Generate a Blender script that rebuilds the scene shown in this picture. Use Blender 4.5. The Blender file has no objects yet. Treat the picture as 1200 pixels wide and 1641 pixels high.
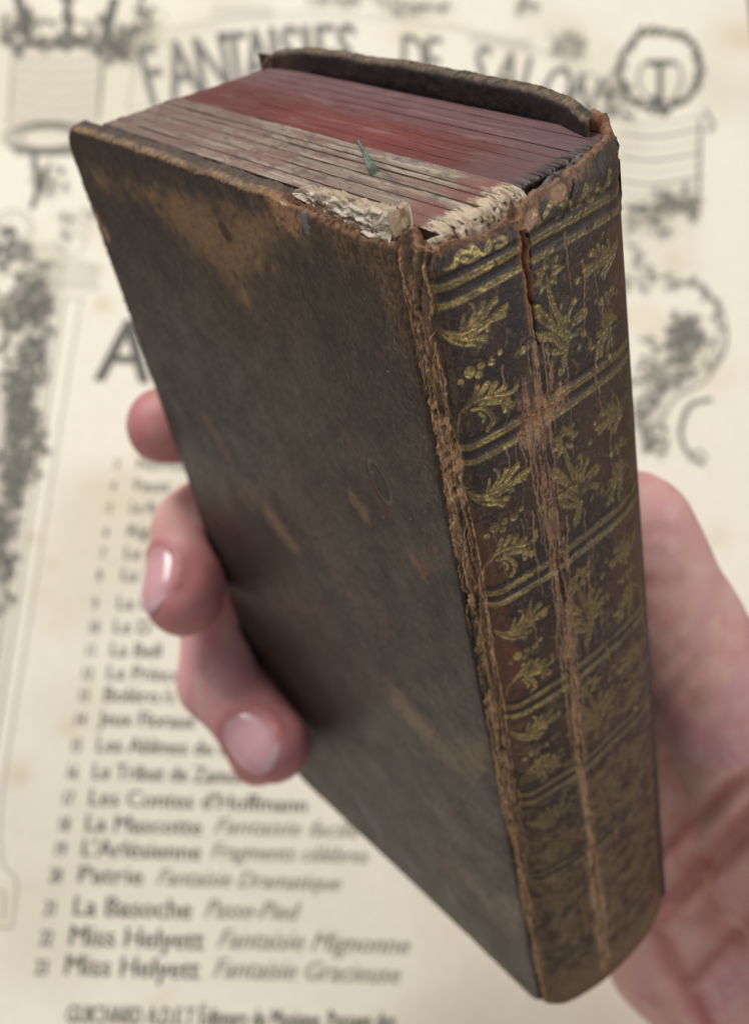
import bpy, math, random
import numpy as np
from mathutils import Matrix, Vector
random.seed(4); rng = np.random.default_rng(4)
sc = bpy.context.scene
MM = 0.001

# ------------------------------------------------------------------ camera
def rodr(r):
    r = np.array(r, float); th = np.linalg.norm(r); k = r / th
    K = np.array([[0, -k[2], k[1]], [k[2], 0, -k[0]], [-k[1], k[0], 0]])
    return np.eye(3) + np.sin(th) * K + (1 - np.cos(th)) * K @ K
FPX = 1860.8                                   # focal length for a frame 1200 x 1641
D = np.diag([1., -1., -1.])
# table top is z = 0, x to the right, y away from the reader; camera frame: x right, y down, z forward (mm)
RP = rodr([-0.40163772, -0.04442477, 0.05380926]); TP = np.array([-86.738528, 57.827942, 370.])
CAMLOC = -D @ RP.T @ TP                        # mm
CAMROT = D @ RP.T                              # camera frame -> world
cam = bpy.data.objects.new("camera", bpy.data.cameras.new("camera")); sc.collection.objects.link(cam)
m = Matrix(np.vstack([np.hstack([CAMROT @ D, (CAMLOC * MM)[:, None]]), [0, 0, 0, 1]]).tolist())
cam.matrix_world = m
cd = cam.data; cd.sensor_fit = 'VERTICAL'; cd.sensor_height = 24; cd.lens = 24 * FPX / 1641
cd.clip_start = 0.005; cd.clip_end = 20
cd.dof.use_dof = True; cd.dof.focus_distance = 0.134; cd.dof.aperture_fstop = 14
sc.camera = cam

# ------------------------------------------------------------------ world, lamps, exposure
w = bpy.data.worlds.new("World"); sc.world = w; w.use_nodes = True
bg = w.node_tree.nodes["Background"]; bg.inputs[0].default_value = (1.0, 0.98, 0.955, 1); bg.inputs[1].default_value = 0.46
def area(name, loc, target, size, power, col):
    l = bpy.data.lights.new(name, 'AREA'); l.shape = 'RECTANGLE'; l.size = size[0]; l.size_y = size[1]
    l.energy = power; l.color = col
    o = bpy.data.objects.new(name, l); sc.collection.objects.link(o)
    o.location = loc
    o.rotation_euler = (Vector(target) - Vector(loc)).to_track_quat('-Z', 'Y').to_euler()
    return o
area("window_light", (-0.75, 0.95, 1.15), (0, 0.0, 0.1), (0.6, 0.6), 21.0, (1.0, 0.97, 0.93))
area("room_light", (1.2, -0.1, 0.9), (0.02, 0, 0.1), (0.6, 0.6), 5.0, (1.0, 0.97, 0.93))
sc.view_settings.view_transform = 'Standard'; sc.view_settings.look = 'None'
sc.view_settings.exposure = 0.0; sc.view_settings.gamma = 1.0; sc.view_settings.use_curve_mapping = False
sc.render.engine = 'CYCLES'
sc.cycles.use_denoising = True
sc.cycles.max_bounces = 8

# ------------------------------------------------------------------ noise and drawing on grids
_T = np.random.default_rng(11).random((16, 256, 256)).astype(np.float32)
def vn(x, y, s=0):
    T = _T[s % 16]
    xi = np.floor(x).astype(np.int64); yi = np.floor(y).astype(np.int64)
    fx = (x - xi); fy = (y - yi); fx = fx * fx * (3 - 2 * fx); fy = fy * fy * (3 - 2 * fy)
    a, b, c, d = xi & 255, (xi + 1) & 255, yi & 255, (yi + 1) & 255
    return (T[a, c] * (1 - fx) + T[b, c] * fx) * (1 - fy) + (T[a, d] * (1 - fx) + T[b, d] * fx) * fy
def fbm(x, y, o=4, s=0, g=.5):
    r = 0; a = 1; t = 0
    for i in range(o):
        r = r + a * vn(x * 2 ** i + 17.3 * i, y * 2 ** i + 5.1 * i, s + i); t += a; a *= g
    return r / t
def ridge(x, y, o=3, s=0):
    r = 0; a = 1; t = 0
    for i in range(o):
        r = r + a * (1 - np.abs(2 * vn(x * 2 ** i + 3.3 * i, y * 2 ** i + 9.1 * i, s + i) - 1)); t += a; a *= .5
    return r / t
def sm(a, b, x):
    t = np.clip((x - a) / (b - a), 0, 1); return t * t * (3 - 2 * t)
def stroke(M, xs, ys, pts, w0, w1=None, soft=.12, X=None, Y=None, amp=1.):
    """Draw a polyline of half-width w0 -> w1 into M (rows follow ys, columns xs)."""
    if w1 is None: w1 = w0
    n = len(pts) - 1
    for i in range(n):
        (ax, ay), (bx, by) = pts[i], pts[i + 1]
        wa = w0 + (w1 - w0) * i / n; wb = w0 + (w1 - w0) * (i + 1) / n
        pad = max(wa, wb) + soft * 2
        i0, i1 = np.searchsorted(xs, [min(ax, bx) - pad, max(ax, bx) + pad])
        j0, j1 = np.searchsorted(ys, [min(ay, by) - pad, max(ay, by) + pad])
        if i1 <= i0 or j1 <= j0: continue
        x = X[j0:j1, i0:i1] if X is not None else xs[None, i0:i1] + 0 * ys[j0:j1, None]
        y = Y[j0:j1, i0:i1] if Y is not None else ys[j0:j1, None] + 0 * xs[None, i0:i1]
        dx, dy = bx - ax, by - ay; L = dx * dx + dy * dy + 1e-9
        t = np.clip(((x - ax) * dx + (y - ay) * dy) / L, 0, 1)
        d = np.hypot(x - ax - t * dx, y - ay - t * dy) - (wa + (wb - wa) * t)
        v = (1 - sm(-soft, soft, d)) * amp
        M[j0:j1, i0:i1] = np.maximum(M[j0:j1, i0:i1], v)
def smooth_line(pts, n=6):
    pts = np.array(pts, float)
    if len(pts) < 3: return [tuple(q) for q in pts]
    P = np.vstack([2 * pts[0] - pts[1], pts, 2 * pts[-1] - pts[-2]]); out = []
    for i in range(1, len(P) - 2):
        for k in range(n):
            t = k / n
            out.append(.5 * ((2 * P[i]) + (-P[i - 1] + P[i + 1]) * t + (2 * P[i - 1] - 5 * P[i] + 4 * P[i + 1] - P[i + 2]) * t * t + (-P[i - 1] + 3 * P[i] - 3 * P[i + 1] + P[i + 2]) * t ** 3))
    out.append(P[-2]); return [tuple(q) for q in out]
def poly_sd(x, y, P):
    """signed distance (negative inside) to polygon P"""
    P = np.array(P, float); d = np.full(x.shape, 1e9); ins = np.zeros(x.shape, bool)
    for i in range(len(P)):
        a, b = P[i], P[(i + 1) % len(P)]; e = b - a
        t = np.clip(((x - a[0]) * e[0] + (y - a[1]) * e[1]) / (e @ e), 0, 1)
        d = np.minimum(d, np.hypot(x - a[0] - t * e[0], y - a[1] - t * e[1]))
        c = ((a[1] > y) != (b[1] > y)) & (x < (b[0] - a[0]) * (y - a[1]) / (b[1] - a[1] + 1e-12) + a[0])
        ins ^= c
    return np.where(ins, -d, d)
def mix(a, b, t):
    return a * (1 - t[..., None]) + np.array(b) * t[..., None]
def srgb(r, g, b):
    c = np.array([r, g, b]) / 255.; return np.where(c < .04045, c / 12.92, ((c + .055) / 1.055) ** 2.4)

# ------------------------------------------------------------------ meshes
def link(o, parent=None):
    sc.collection.objects.link(o)
    if parent is not None: o.parent = parent
    return o
def mesh_obj(name, V, F, mat, parent=None, col=None, aux=None, smooth=True):
    """V in mm. F: (n,4) or (n,3) int array or list of polygons."""
    me = bpy.data.meshes.new(name); V = np.asarray(V, np.float32) * MM
    if isinstance(F, np.ndarray):
        me.vertices.add(len(V)); me.vertices.foreach_set("co", V.ravel())
        k = F.shape[1]; me.loops.add(F.size); me.loops.foreach_set("vertex_index", F.ravel().astype(np.int32))
        me.polygons.add(len(F)); me.polygons.foreach_set("loop_start", np.arange(0, F.size, k, dtype=np.int32))
        me.update(calc_edges=True); me.validate()
    else:
        me.from_pydata(V.tolist(), [], F); me.update()
    me.polygons.foreach_set("use_smooth", np.full(len(me.polygons), smooth))
    for nm, a in (("tint", col), ("surf", aux)):
        if a is not None:
            at = me.color_attributes.new(nm, 'FLOAT_COLOR', 'POINT')
            a = np.asarray(a, np.float32).reshape(-1, a.shape[-1])
            if a.shape[1] == 3: a = np.hstack([a, np.ones((len(a), 1), np.float32)])
            at.data.foreach_set("color", a.ravel())
    if mat: me.materials.append(mat)
    return link(bpy.data.objects.new(name, me), parent)
def grid_faces(nj, ni, flip=False, off=0, wrap_i=False):
    j, i = np.meshgrid(np.arange(nj - 1), np.arange(ni if wrap_i else ni - 1), indexing='ij')
    i2 = (i + 1) % ni
    a = j * ni + i; b = j * ni + i2; c = (j + 1) * ni + i2; d = (j + 1) * ni + i
    F = np.stack([a, b, c, d], -1).reshape(-1, 4) + off
    return F[:, ::-1].copy() if flip else F
def tag(o, label=None, cat=None, group=None, kind=None):
    if label: o["label"] = label
    if cat: o["category"] = cat
    if group: o["group"] = group
    if kind: o["kind"] = kind
    return o

# ------------------------------------------------------------------ materials
def nodes(name):
    mt = bpy.data.materials.new(name); mt.use_nodes = True
    nt = mt.node_tree; return mt, nt, nt.nodes["Principled BSDF"]
def tint_material(name, grain=9000, bump=.25, bdist=.00012, var=.25, sss=0, spec=.5, coat=0):
    """Base colour, roughness and metallic come from the mesh's own colour layers; grain and bump are procedural."""
    mt, nt, b = nodes(name); N = nt.nodes; L = nt.links
    a = N.new("ShaderNodeVertexColor"); a.layer_name = "tint"
    s = N.new("ShaderNodeVertexColor"); s.layer_name = "surf"
    sp = N.new("ShaderNodeSeparateColor"); L.new(s.outputs[0], sp.inputs[0])
    tc = N.new("ShaderNodeTexCoord")
    nz = N.new("ShaderNodeTexNoise"); nz.inputs["Scale"].default_value = grain; nz.inputs["Detail"].default_value = 3
    L.new(tc.outputs["Object"], nz.inputs["Vector"])
    mr = N.new("ShaderNodeMapRange"); mr.inputs[1].default_value = .25; mr.inputs[2].default_value = .75
    mr.inputs[3].default_value = 1 - var; mr.inputs[4].default_value = 1 + var
    L.new(nz.outputs[0], mr.inputs[0])
    mx = N.new("ShaderNodeVectorMath"); mx.operation = 'SCALE'
    L.new(a.outputs[0], mx.inputs[0]); L.new(mr.outputs[0], mx.inputs["Scale"])
    L.new(mx.outputs[0], b.inputs["Base Color"])
    L.new(sp.outputs[0], b.inputs["Roughness"]); L.new(sp.outputs[1], b.inputs["Metallic"])
    bp = N.new("ShaderNodeBump"); bp.inputs["Strength"].default_value = bump; bp.inputs["Distance"].default_value = bdist
    L.new(nz.outputs[0], bp.inputs["Height"]); L.new(bp.outputs[0], b.inputs["Normal"])
    b.inputs["Specular IOR Level"].default_value = spec
    if sss:
        b.inputs["Subsurface Weight"].default_value = sss; b.inputs["Subsurface Radius"].default_value = (1, .35, .2)
        b.inputs["Subsurface Scale"].default_value = .003
    if coat: b.inputs["Coat Weight"].default_value = coat
    return mt
def plain_material(name, c1, c2, scale, rough=.7, bump=.2, bdist=.0001, lo=.4, hi=.6, spec=.4, detail=5):
    mt, nt, b = nodes(name); N = nt.nodes; L = nt.links
    tc = N.new("ShaderNodeTexCoord"); nz = N.new("ShaderNodeTexNoise")
    nz.inputs["Scale"].default_value = scale; nz.inputs["Detail"].default_value = detail
    L.new(tc.outputs["Object"], nz.inputs["Vector"])
    cr = N.new("ShaderNodeValToRGB"); cr.color_ramp.elements[0].position = lo; cr.color_ramp.elements[1].position = hi
    cr.color_ramp.elements[0].color = (*c1, 1); cr.color_ramp.elements[1].color = (*c2, 1)
    L.new(nz.outputs[0], cr.inputs[0]); L.new(cr.outputs[0], b.inputs["Base Color"])
    b.inputs["Roughness"].default_value = rough; b.inputs["Specular IOR Level"].default_value = spec
    bp = N.new("ShaderNodeBump"); bp.inputs["Strength"].default_value = bump; bp.inputs["Distance"].default_value = bdist
    L.new(nz.outputs[0], bp.inputs["Height"]); L.new(bp.outputs[0], b.inputs["Normal"])
    return mt
M_leather = tint_material("worn_leather", 5200, .5, .00018, .26, spec=.5)
M_cover = tint_material("cover_leather", 3600, .4, .0001, .22, spec=.38)
M_pages = tint_material("page_edges", 5000, .3, .00008, .15, spec=.25)
M_skin = tint_material("skin", 2200, .4, .00025, .05, sss=.07, spec=.4)
M_nail = tint_material("nail", 600, .05, .0001, .02, sss=.1, spec=.6, coat=.2)
M_paper = plain_material("aged_paper", tuple(srgb(226, 217, 196)), tuple(srgb(232, 225, 207)), 14, .75, .1, .0001, .35, .7)
M_ink = plain_material("printing_ink", tuple(srgb(82, 82, 78)), tuple(srgb(102, 100, 94)), 900, .7)
M_ink_pale = plain_material("pale_printing_ink", tuple(srgb(138, 134, 122)), tuple(srgb(156, 150, 136)), 900, .7)
M_ink_mid = plain_material("grey_printing_ink", tuple(srgb(104, 102, 100)), tuple(srgb(132, 130, 124)), 500, .7)
M_table = plain_material("table_wood", (.16, .09, .045), (.24, .14, .07), 9, .5)

# ------------------------------------------------------------------ table and printed sheet
tb = mesh_obj("table_top", [(-900, -700, -1), (900, -700, -1), (900, 800, -1), (-900, 800, -1)], [(0, 1, 2, 3)], M_table, smooth=False)
tag(tb, kind="structure")

RAY = CAMROT
def on_sheet(px, py, h=0.):
    """where a traced point of the print lies on the sheet (mm)"""
    d = RAY @ np.array([(px - 600) / FPX, (py - 820.5) / FPX, 1.])
    t = (h - CAMLOC[2]) / d[2]; q = CAMLOC + t * d
    return q[0], q[1]
sheet = tag(bpy.data.objects.new("music_sheet", None), "aged cream sheet music cover with engraved ornaments, lying flat behind the book", "sheet music"); link(sheet)
nx, ny = 200, 270
gx, gy = np.meshgrid(np.linspace(-150, 235, nx), np.linspace(-200, 330, ny))
zz = 0 * gx
zz[0, :] = 0
col = np.zeros(gx.shape + (3,)) + srgb(231, 225, 210)
f1 = fbm(gx / 60, gy / 60, 3, 2); col = mix(col, srgb(217, 209, 191), sm(.45, .75, f1))
col = mix(col, srgb(214, 196, 160), sm(.64, .8, fbm(gx / 22 + 4, gy / 22, 4, 7)) * .3)
for (qx, qy, rr_, am) in ((52, 862, 2.2, .5), (165, 490, 3.5, .45), (110, 1165, 3, .4), (300, 1120, 3, .3), (30, 1240, 4, .4), (588, 95, 2.5, .45), (1150, 860, 4, .3), (1185, 60, 9, .35), (85, 905, 2.5, .35), (1080, 420, 5, .25), (160, 430, 2, .4)):
    q_ = on_sheet(qx, qy); col = mix(col, srgb(196, 166, 116), np.exp(-(((gx - q_[0]) ** 2 + (gy - q_[1]) ** 2) / rr_ ** 2)) * am)
F = grid_faces(ny, nx); V = np.stack([gx, gy, zz], -1).reshape(-1, 3)
aux = np.zeros(V.shape); aux[:, 0] = .7
pm = tint_material("aged_sheet_paper", 260, .1, .00015, .035, spec=.25)
# a thin rim gives the sheet its thickness
mesh_obj("paper", np.vstack([V, V[[0, nx - 1, nx * ny - 1, nx * (ny - 1)]] - [0, 0, .3]]),
         [tuple(int(v) for v in q) for q in F] + [tuple(list(range(nx)) + [nx * ny + 1, nx * ny])[::-1],
          tuple([nx * (ny - 1) + i for i in range(nx)][::-1] + [nx * ny + 3, nx * ny + 2])[::-1],
          tuple([i * nx for i in range(ny)][::-1] + [nx * ny, nx * ny + 3])[::-1],
          tuple([i * nx + nx - 1 for i in range(ny)] + [nx * ny + 2, nx * ny + 1])[::-1]],
         pm, sheet, np.vstack([col.reshape(-1, 3)] + [srgb(231, 225, 210)[None]] * 4), np.vstack([aux, aux[:4]]), smooth=False)

class Ink:
    """collects flat printed strokes on the sheet"""
    def __init__(s): s.V = []; s.F = []; s.h = .05
    def line(s, pts, w, px=True, w1=None):
        P = np.array([on_sheet(*q) for q in pts] if px else pts, float)
        if len(P) < 2: return
        w1 = w if w1 is None else w1
        T = np.gradient(P, axis=0); T /= np.linalg.norm(T, axis=1)[:, None] + 1e-9
        Nn = np.stack([-T[:, 1], T[:, 0]], 1); W = np.linspace(w, w1, len(P))[:, None] / 2
        b = len(s.V); s.h += .0006
        for q in np.vstack([P + Nn * W, (P - Nn * W)]): s.V.append((q[0], q[1], s.h))
        n = len(P)
        for i in range(n - 1): s.F.append((b + i, b + n + i, b + n + i + 1, b + i + 1))
    def blob(s, cx, cy, rx, ry, ang=0, n=12):
        b = len(s.V); s.h += .0006
        for k in range(n):
            t = 2 * math.pi * k / n; r = 1 + .18 * math.sin(3 * t + cx)
            x, y = rx * r * math.cos(t), ry * r * math.sin(t)
            q = on_sheet(cx + x * math.cos(ang) - y * math.sin(ang), cy + x * math.sin(ang) + y * math.cos(ang))
            s.V.append((q[0], q[1], s.h))
        s.F.append(tuple(range(b + n - 1, b - 1, -1)))
    def spiral(s, cx, cy, r, a0, turns, w, flip=1):
        pts = []
        for k in range(26):
            t = k / 25; a = a0 + flip * turns * 2 * math.pi * t; rr = r * (1 - .85 * t)
            pts.append((cx + rr * math.cos(a), cy + rr * math.sin(a)))
        s.line(pts, w, True, w * .5)
    def leaf(s, cx, cy, L, ang, w):
        ca, sa = math.cos(ang), math.sin(ang)
        for k in (-1, -.5, 0, .5, 1):
            pts = smooth_line([(cx, cy), (cx + L * .5 * ca - k * L * .12 * sa, cy + L * .5 * sa + k * L * .12 * ca),
                               (cx + L * (1 - .2 * abs(k)) * ca - k * L * .4 * sa, cy + L * (1 - .2 * abs(k)) * sa + k * L * .4 * ca)], 4)
            s.line(pts, w, True, w * .3)
    def build(s, name, mat=M_ink):
        V = np.array(s.V)
        return tag(mesh_obj(name, V, s.F, mat, sheet, smooth=False), kind='stuff')

shade = Ink()
def foliage(ink, cx, cy, rx, ry, n, w, rnd):
    for _ in range(int(n * 5)):
        a_ = rnd.uniform(0, 6.283); q_ = math.sqrt(rnd.random()); x = cx + 1.15 * rx * q_ * math.cos(a_); y = cy + 1.15 * ry * q_ * math.sin(a_); t = rnd.choice([.3, 2.2, 1.2]) + rnd.uniform(-.3, .3); L_ = rnd.uniform(4, 11)
        shade.line([(x, y), (x + L_ * math.cos(t), y + L_ * math.sin(t))], .22)
    n = int(n * 1.3)
    for _ in range(n):
        x = cx + rnd.uniform(-rx, rx); y = cy + rnd.uniform(-ry, ry); k = rnd.random()
        if k < .4: ink.leaf(x, y, rnd.uniform(14, 26), rnd.uniform(0, 6.28), w)
        elif k < .7: ink.spiral(x, y, rnd.uniform(7, 14), rnd.uniform(0, 6.28), rnd.uniform(.8, 1.4), w, rnd.choice([-1, 1]))
        else: ink.blob(x, y, rnd.uniform(4, 8), rnd.uniform(3, 6), rnd.uniform(0, 3))

rnd = random.Random(7)
# border rules of the left panel
k = Ink()
k.line(smooth_line([(131, 478), (92, 720), (54, 962), (18, 1180), (1, 1310), (6, 1385), (27, 1412), (20, 1487)]), .5)
k.line(smooth_line([(104, 480), (64, 740), (24, 1000), (-12, 1230)]), .7)
k.line([(100, 478), (135, 480)], .5); k.line([(-20, 1485), (20, 1487)], .5)
k.line([(-5, 1425), (8, 1432), (6, 1475)], .6)
k.build("border_rule", M_ink_pale)
# hatched foliage strip at the left
k = Ink()
for y in range(390, 1330, 5):
    xr = 100 - (y - 480) * .16; k.line([(xr - 85 - 6 * math.sin(y * .05), y + 2), (xr - 2, y)], .28)
k.build("hatching", M_ink_pale)
k = Ink()
for (x, y, rx, ry, n) in ((15, 395, 25, 35, 16), (55, 480, 28, 40, 26), (12, 500, 20, 30, 12), (55, 580, 22, 30, 14), (30, 640, 22, 35, 16), (45, 700, 26, 30, 22), (22, 760, 20, 35, 18), (10, 830, 18, 30, 12), (0, 900, 16, 40, 10)):
    foliage(k, x, y, rx, ry, int(n * 1.3), .75, rnd)
k.spiral(25, 620, 42, -1.6, .8, .9); k.spiral(60, 540, 18, 2, 1.2, .8)
k.build("scroll_ornament")
def acanthus(k, pts, w, L):
    P = smooth_line(pts, 8); k.line(P, w, True, w * .6)
    for i in range(2, len(P) - 1, 3):
        t = math.atan2(P[i + 1][1] - P[i][1], P[i + 1][0] - P[i][0]); sd_ = 1 if (i // 3) % 2 else -1
        k.leaf(P[i][0], P[i][1], L * rnd.uniform(.7, 1.2), t + sd_ * rnd.uniform(.6, 1.1), w * .8)
        if i % 2: k.spiral(P[i][0] + sd_ * 8 * math.sin(t), P[i][1] - sd_ * 8 * math.cos(t), L * .4, t, 1.2, w * .7, sd_)
k = Ink()
acanthus(k, [(-5, 360), (30, 395), (62, 430), (40, 480), (75, 520), (58, 570), (20, 600), (48, 650), (22, 700), (55, 735), (30, 790), (-5, 850), (12, 930), (-10, 1000)], 1.1, 26)
acanthus(k, [(85, 470), (60, 500), (25, 520), (5, 560), (30, 640), (5, 720), (20, 800)], .9, 20)
k.build("acanthus_scroll")
k = Ink()
acanthus(k, [(1000, 380), (1030, 430), (1070, 450), (1130, 470), (1150, 520), (1120, 590), (1060, 620), (1030, 690), (1060, 740)], .8, 20)
acanthus(k, [(1020, 540), (1060, 560), (1095, 540), (1110, 510)], .9, 22)
k.build("acanthus_spray", M_ink_mid)
k = Ink()
acanthus(k, [(-5, 62), (40, 75), (100, 70), (160, 78), (215, 60), (240, 30), (225, 5)], 1.0, 20)
acanthus(k, [(30, 15), (60, 40), (110, 30), (150, 45), (180, 20)], .8, 16)
k.build("vase_foliage")
# left trophy: bowl with foliage above a fluted pillar and a round foot
k = Ink()
for (x0, y0, x1, y1, wd) in ((28, -10, 45, 55, 4), (48, 10, 50, 62, 1.2), (95, -5, 122, 0, 3), (108, 0, 110, 58, 3.2), (185, -5, 168, 60, 4), (160, 20, 172, 60, 1.2)):
    k.line([(x0, y0), (x1, y1)], wd)
foliage(k, 105, 68, 85, 10, 34, .8, rnd); foliage(k, 190, 70, 25, 25, 20, .8, rnd); foliage(k, 30, 30, 25, 20, 12, .8, rnd)
k.build("flower_trophy")
k = Ink()
for i in range(6):
    y = 88 + i * 19
    k.line(smooth_line([(22, y), (60, y + 9), (100, y + 11), (140, y + 7), (165, y - 2)]), .45)
for i in range(24):
    k.line([(22 + i * 6, 88), (19 + i * 6, 200)], .18)
k.line([(22, 85), (14, 200)], .8); k.line([(165, 80), (158, 190)], 1.0); k.line([(170, 80), (160, 185)], .6)
k.build("fluted_pillar", M_ink_pale)
k = Ink()
for r in (1, .92, .84, .76, .66, .56):
    k.line([(78 + 74 * r * math.cos(t), 222 + 26 * r * math.sin(t)) for t in np.linspace(0, 6.283, 40)], .5)
for i in range(14): k.line([(20 + i * 8, 232 + 6 * math.sin(i * .25)), (28 + i * 7, 250)], .9)
k.line([(55, 248), (62, 300), (52, 335)], 2.2); k.line([(78, 262), (70, 300)], 1.2)
foliage(k, 80, 290, 30, 30, 12, .5, rnd)
k.build("round_foot")
k = Ink()
k.spiral(28, 372, 40, -2.6, 1.0, .7); k.spiral(28, 372, 30, -2.6, .9, .5); k.spiral(120, 385, 30, 3.3, 1.0, .5, -1)
for i in range(9): k.line(smooth_line([(70, 420 + i * 6), (110, 415 + i * 6), (160, 425 + i * 5)]), .35)
foliage(k, 130, 360, 30, 18, 7, .4, rnd); k.spiral(250, 35, 38, 1, 1.2, .6); k.spiral(235, 20, 22, 2, 1.1, .6)
foliage(k, 220, 60, 30, 25, 10, .5, rnd)
k.build("corner_scroll", M_ink_pale)
# title banner
k = Ink()
top = [(222, 78), (262, 50), (330, 36), (420, 24), (520, 20), (640, 30), (760, 50), (870, 82), (960, 125), (1010, 170)]
k.line(smooth_line(top), .45); k.line(smooth_line([(x + 4, y + 8) for x, y in top]), .3)
k.line([(222, 78), (205, 175)], .5)
k.line(smooth_line([(205, 178), (300, 160), (400, 140), (560, 128), (700, 140), (820, 165), (960, 240)]), .45)
for i in range(20):
    k.line([(342 + i * 5, 8 + .04 * i), (340 + i * 5, 30)], .25); k.line([(755 + i * 5, 52 + i * .6), (752 + i * 5, 72 + i * .8)], .3)
for i in range(16): k.line([(640 + i * 4, 2), (638 + i * 4, 16)], .35)
foliage(k, 560, -2, 60, 8, 12, .4, rnd); foliage(k, 670, 12, 50, 10, 12, .5, rnd); foliage(k, 910, 70, 25, 22, 14, .5, rnd); foliage(k, 840, 8, 20, 6, 6, .6, rnd)
k.spiral(915, 80, 30, 2.5, 1.3, .8); k.spiral(950, 130, 24, 0, 1.2, .7)
k.build("title_banner", M_ink_pale)
# right trophy: wreath with a lyre, scalloped pillar
k = Ink()
for i in range(64):
    t = i / 64 * 6.283; k.blob(1057 + rnd.uniform(57, 73) * math.cos(t), 112 + rnd.uniform(55, 70) * math.sin(t), 7, 4, t + .8)
k.line([(1057 + 66 * math.cos(t), 112 + 62 * math.sin(t)) for t in np.linspace(0, 6.283, 50)], 1.6)
k.blob(1057, 102, 26, 5); k.line([(1035, 98), (1080, 98)], 1.4); k.line([(1057, 104), (1057, 160)], 2.4)
k.line(smooth_line([(1030, 100), (1022, 130), (1038, 158), (1058, 165), (1078, 158), (1092, 130), (1086, 100)]), 1.0)
for i in range(10): k.blob(1057 + rnd.uniform(-22, 22), 160 + rnd.uniform(-4, 12), 5, 4)
foliage(k, 985, 160, 16, 28, 14, .6, rnd)
k.build("lyre_wreath")
k = Ink()
for i in range(8):
    y = 190 + i * 19
    k.line(smooth_line([(992, y + 4), (1030, y + 10), (1070, y + 8), (1125, y - 4)]), 1.2 if i % 2 else .6)
k.line(smooth_line([(1128, 175), (1142, 200), (1132, 212)]), 1.6); k.line([(1122, 190), (1118, 320)], 1.3)
k.build("scalloped_pillar", M_ink_mid)
k = Ink()
foliage(k, 1085, 325, 35, 14, 26, .7, rnd); foliage(k, 1030, 350, 40, 20, 16, .6, rnd); foliage(k, 1020, 440, 25, 20, 6, .5, rnd)
foliage(k, 1095, 545, 28, 35, 34, .8, rnd); foliage(k, 1060, 600, 45, 30, 22, .6, rnd); foliage(k, 1040, 660, 22, 30, 10, .6, rnd); foliage(k, 1045, 705, 20, 12, 8, .6, rnd)
k.line([(1088, 515), (1108, 548)], 4.5)
k.line(smooth_line([(1062, 465), (1095, 452), (1130, 465), (1158, 510), (1160, 560), (1135, 600)]), 1.0)
k.line(smooth_line([(1140, 640), (1105, 650), (1090, 690), (1100, 725), (1125, 745)]), 1.6); k.spiral(1120, 735, 16, 3, 1, .8)
k.line(smooth_line([(1150, 560), (1130, 610), (1080, 640), (1050, 690)]), .6)
k.build("trailing_scroll", M_ink_mid)

shade.build('engraved_shading', M_ink_pale)
# lettering
def letters(text, x, y, hpx, mat=M_ink, condense=.62, shear=0., bold=.0, ang=None, dirpx=(1, .034), end=None):
    """printed words; cap height hpx, baseline start at traced point (x, y)"""
    cu = bpy.data.curves.new("lettering", 'FONT'); cu.body = text; cu.size = 1; cu.shear = shear; cu.offset = bold; cu.resolution_u = 2
    o = bpy.data.objects.new("lettering", cu); sc.collection.objects.link(o)
    dg = bpy.context.evaluated_depsgraph_get(); me = bpy.data.meshes.new_from_object(o.evaluated_get(dg))
    bpy.data.objects.remove(o); bpy.data.curves.remove(cu)
    p0 = np.array(on_sheet(x, y)); p1 = np.array(on_sheet(x + 30 * dirpx[0], y + 30 * dirpx[1])); e = (p1 - p0) / np.linalg.norm(p1 - p0)
    up = np.array([-e[1], e[0]]); q = np.array(on_sheet(x, y - hpx)); S = np.linalg.norm(q - p0) / .7
    v = np.array([v.co[:] for v in me.vertices])
    if end: condense = np.linalg.norm(np.array(on_sheet(end, y + (end - x) * dirpx[1])) - p0) / (v[:, 0].max() * S)
    P = p0 + np.outer(v[:, 0] * S * condense, e) + np.outer(v[:, 1] * S, up)
    for i, vt in enumerate(me.vertices): vt.co = (P[i, 0] * MM, P[i, 1] * MM, .1 * MM)
    P2 = [(P[i, 0] * MM + hpx * .0000105, P[i, 1] * MM, .13 * MM) for i in range(len(P))]; b_ = len(P2)
    fc = [tuple(q.vertices) for q in me.polygons]; P1 = [tuple(vt.co) for vt in me.vertices]; bpy.data.meshes.remove(me); me = bpy.data.meshes.new('lettering')
    me.from_pydata(P1 + P2, [], fc + [tuple(i + b_ for i in q) for q in fc])
    me.name = "lettering"; me.materials.append(mat)
    ob = link(bpy.data.objects.new("lettering", me), sheet); return ob
title = "FANTAISIES"; xs_ = [236, 274, 318, 360, 392, 432, 452, 484, 506, 543]; ys_ = [170, 162, 155, 148, 143, 140, 137, 136, 135, 134]
def arch(txt, xs_, ys_, hs):
    for ch, x, y, h in zip(txt, xs_, ys_, hs): letters(ch, x, y, h, M_ink_mid, condense=.42 if ch != 'I' else .5, bold=.0, dirpx=(1, (y - 128) / -240 if x < 560 else (x - 560) / 1100))
arch(title, xs_, ys_, [98] * 10)
arch("DESALON", [636, 672, 748, 782, 822, 856, 898], [130, 133, 146, 153, 162, 172, 186], [78] * 7)
letters("A", 150, 610, 102, condense=.75, bold=.0, dirpx=(1, .05))
rows = {3: "Norma", 4: "Faust", 5: "Le Roi", 6: "Rigol", 7: "Le B", 8: "La D", 9: "La F", 10: "Le D", 11: "La Bell", 12: "Le Prince", 13: "Boléro", 14: "Jeux Floraux",
        15: "Les Abîmes du M", 16: "Le Tribut de Zamora", 17: "Les Contes d'Hoffmann", 18: "La Mascotte", 19: "L'Arlésienne", 20: "Patrie", 21: "La Basoche", 22: "Miss Helyett", 23: "Miss Helyett"}
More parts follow.
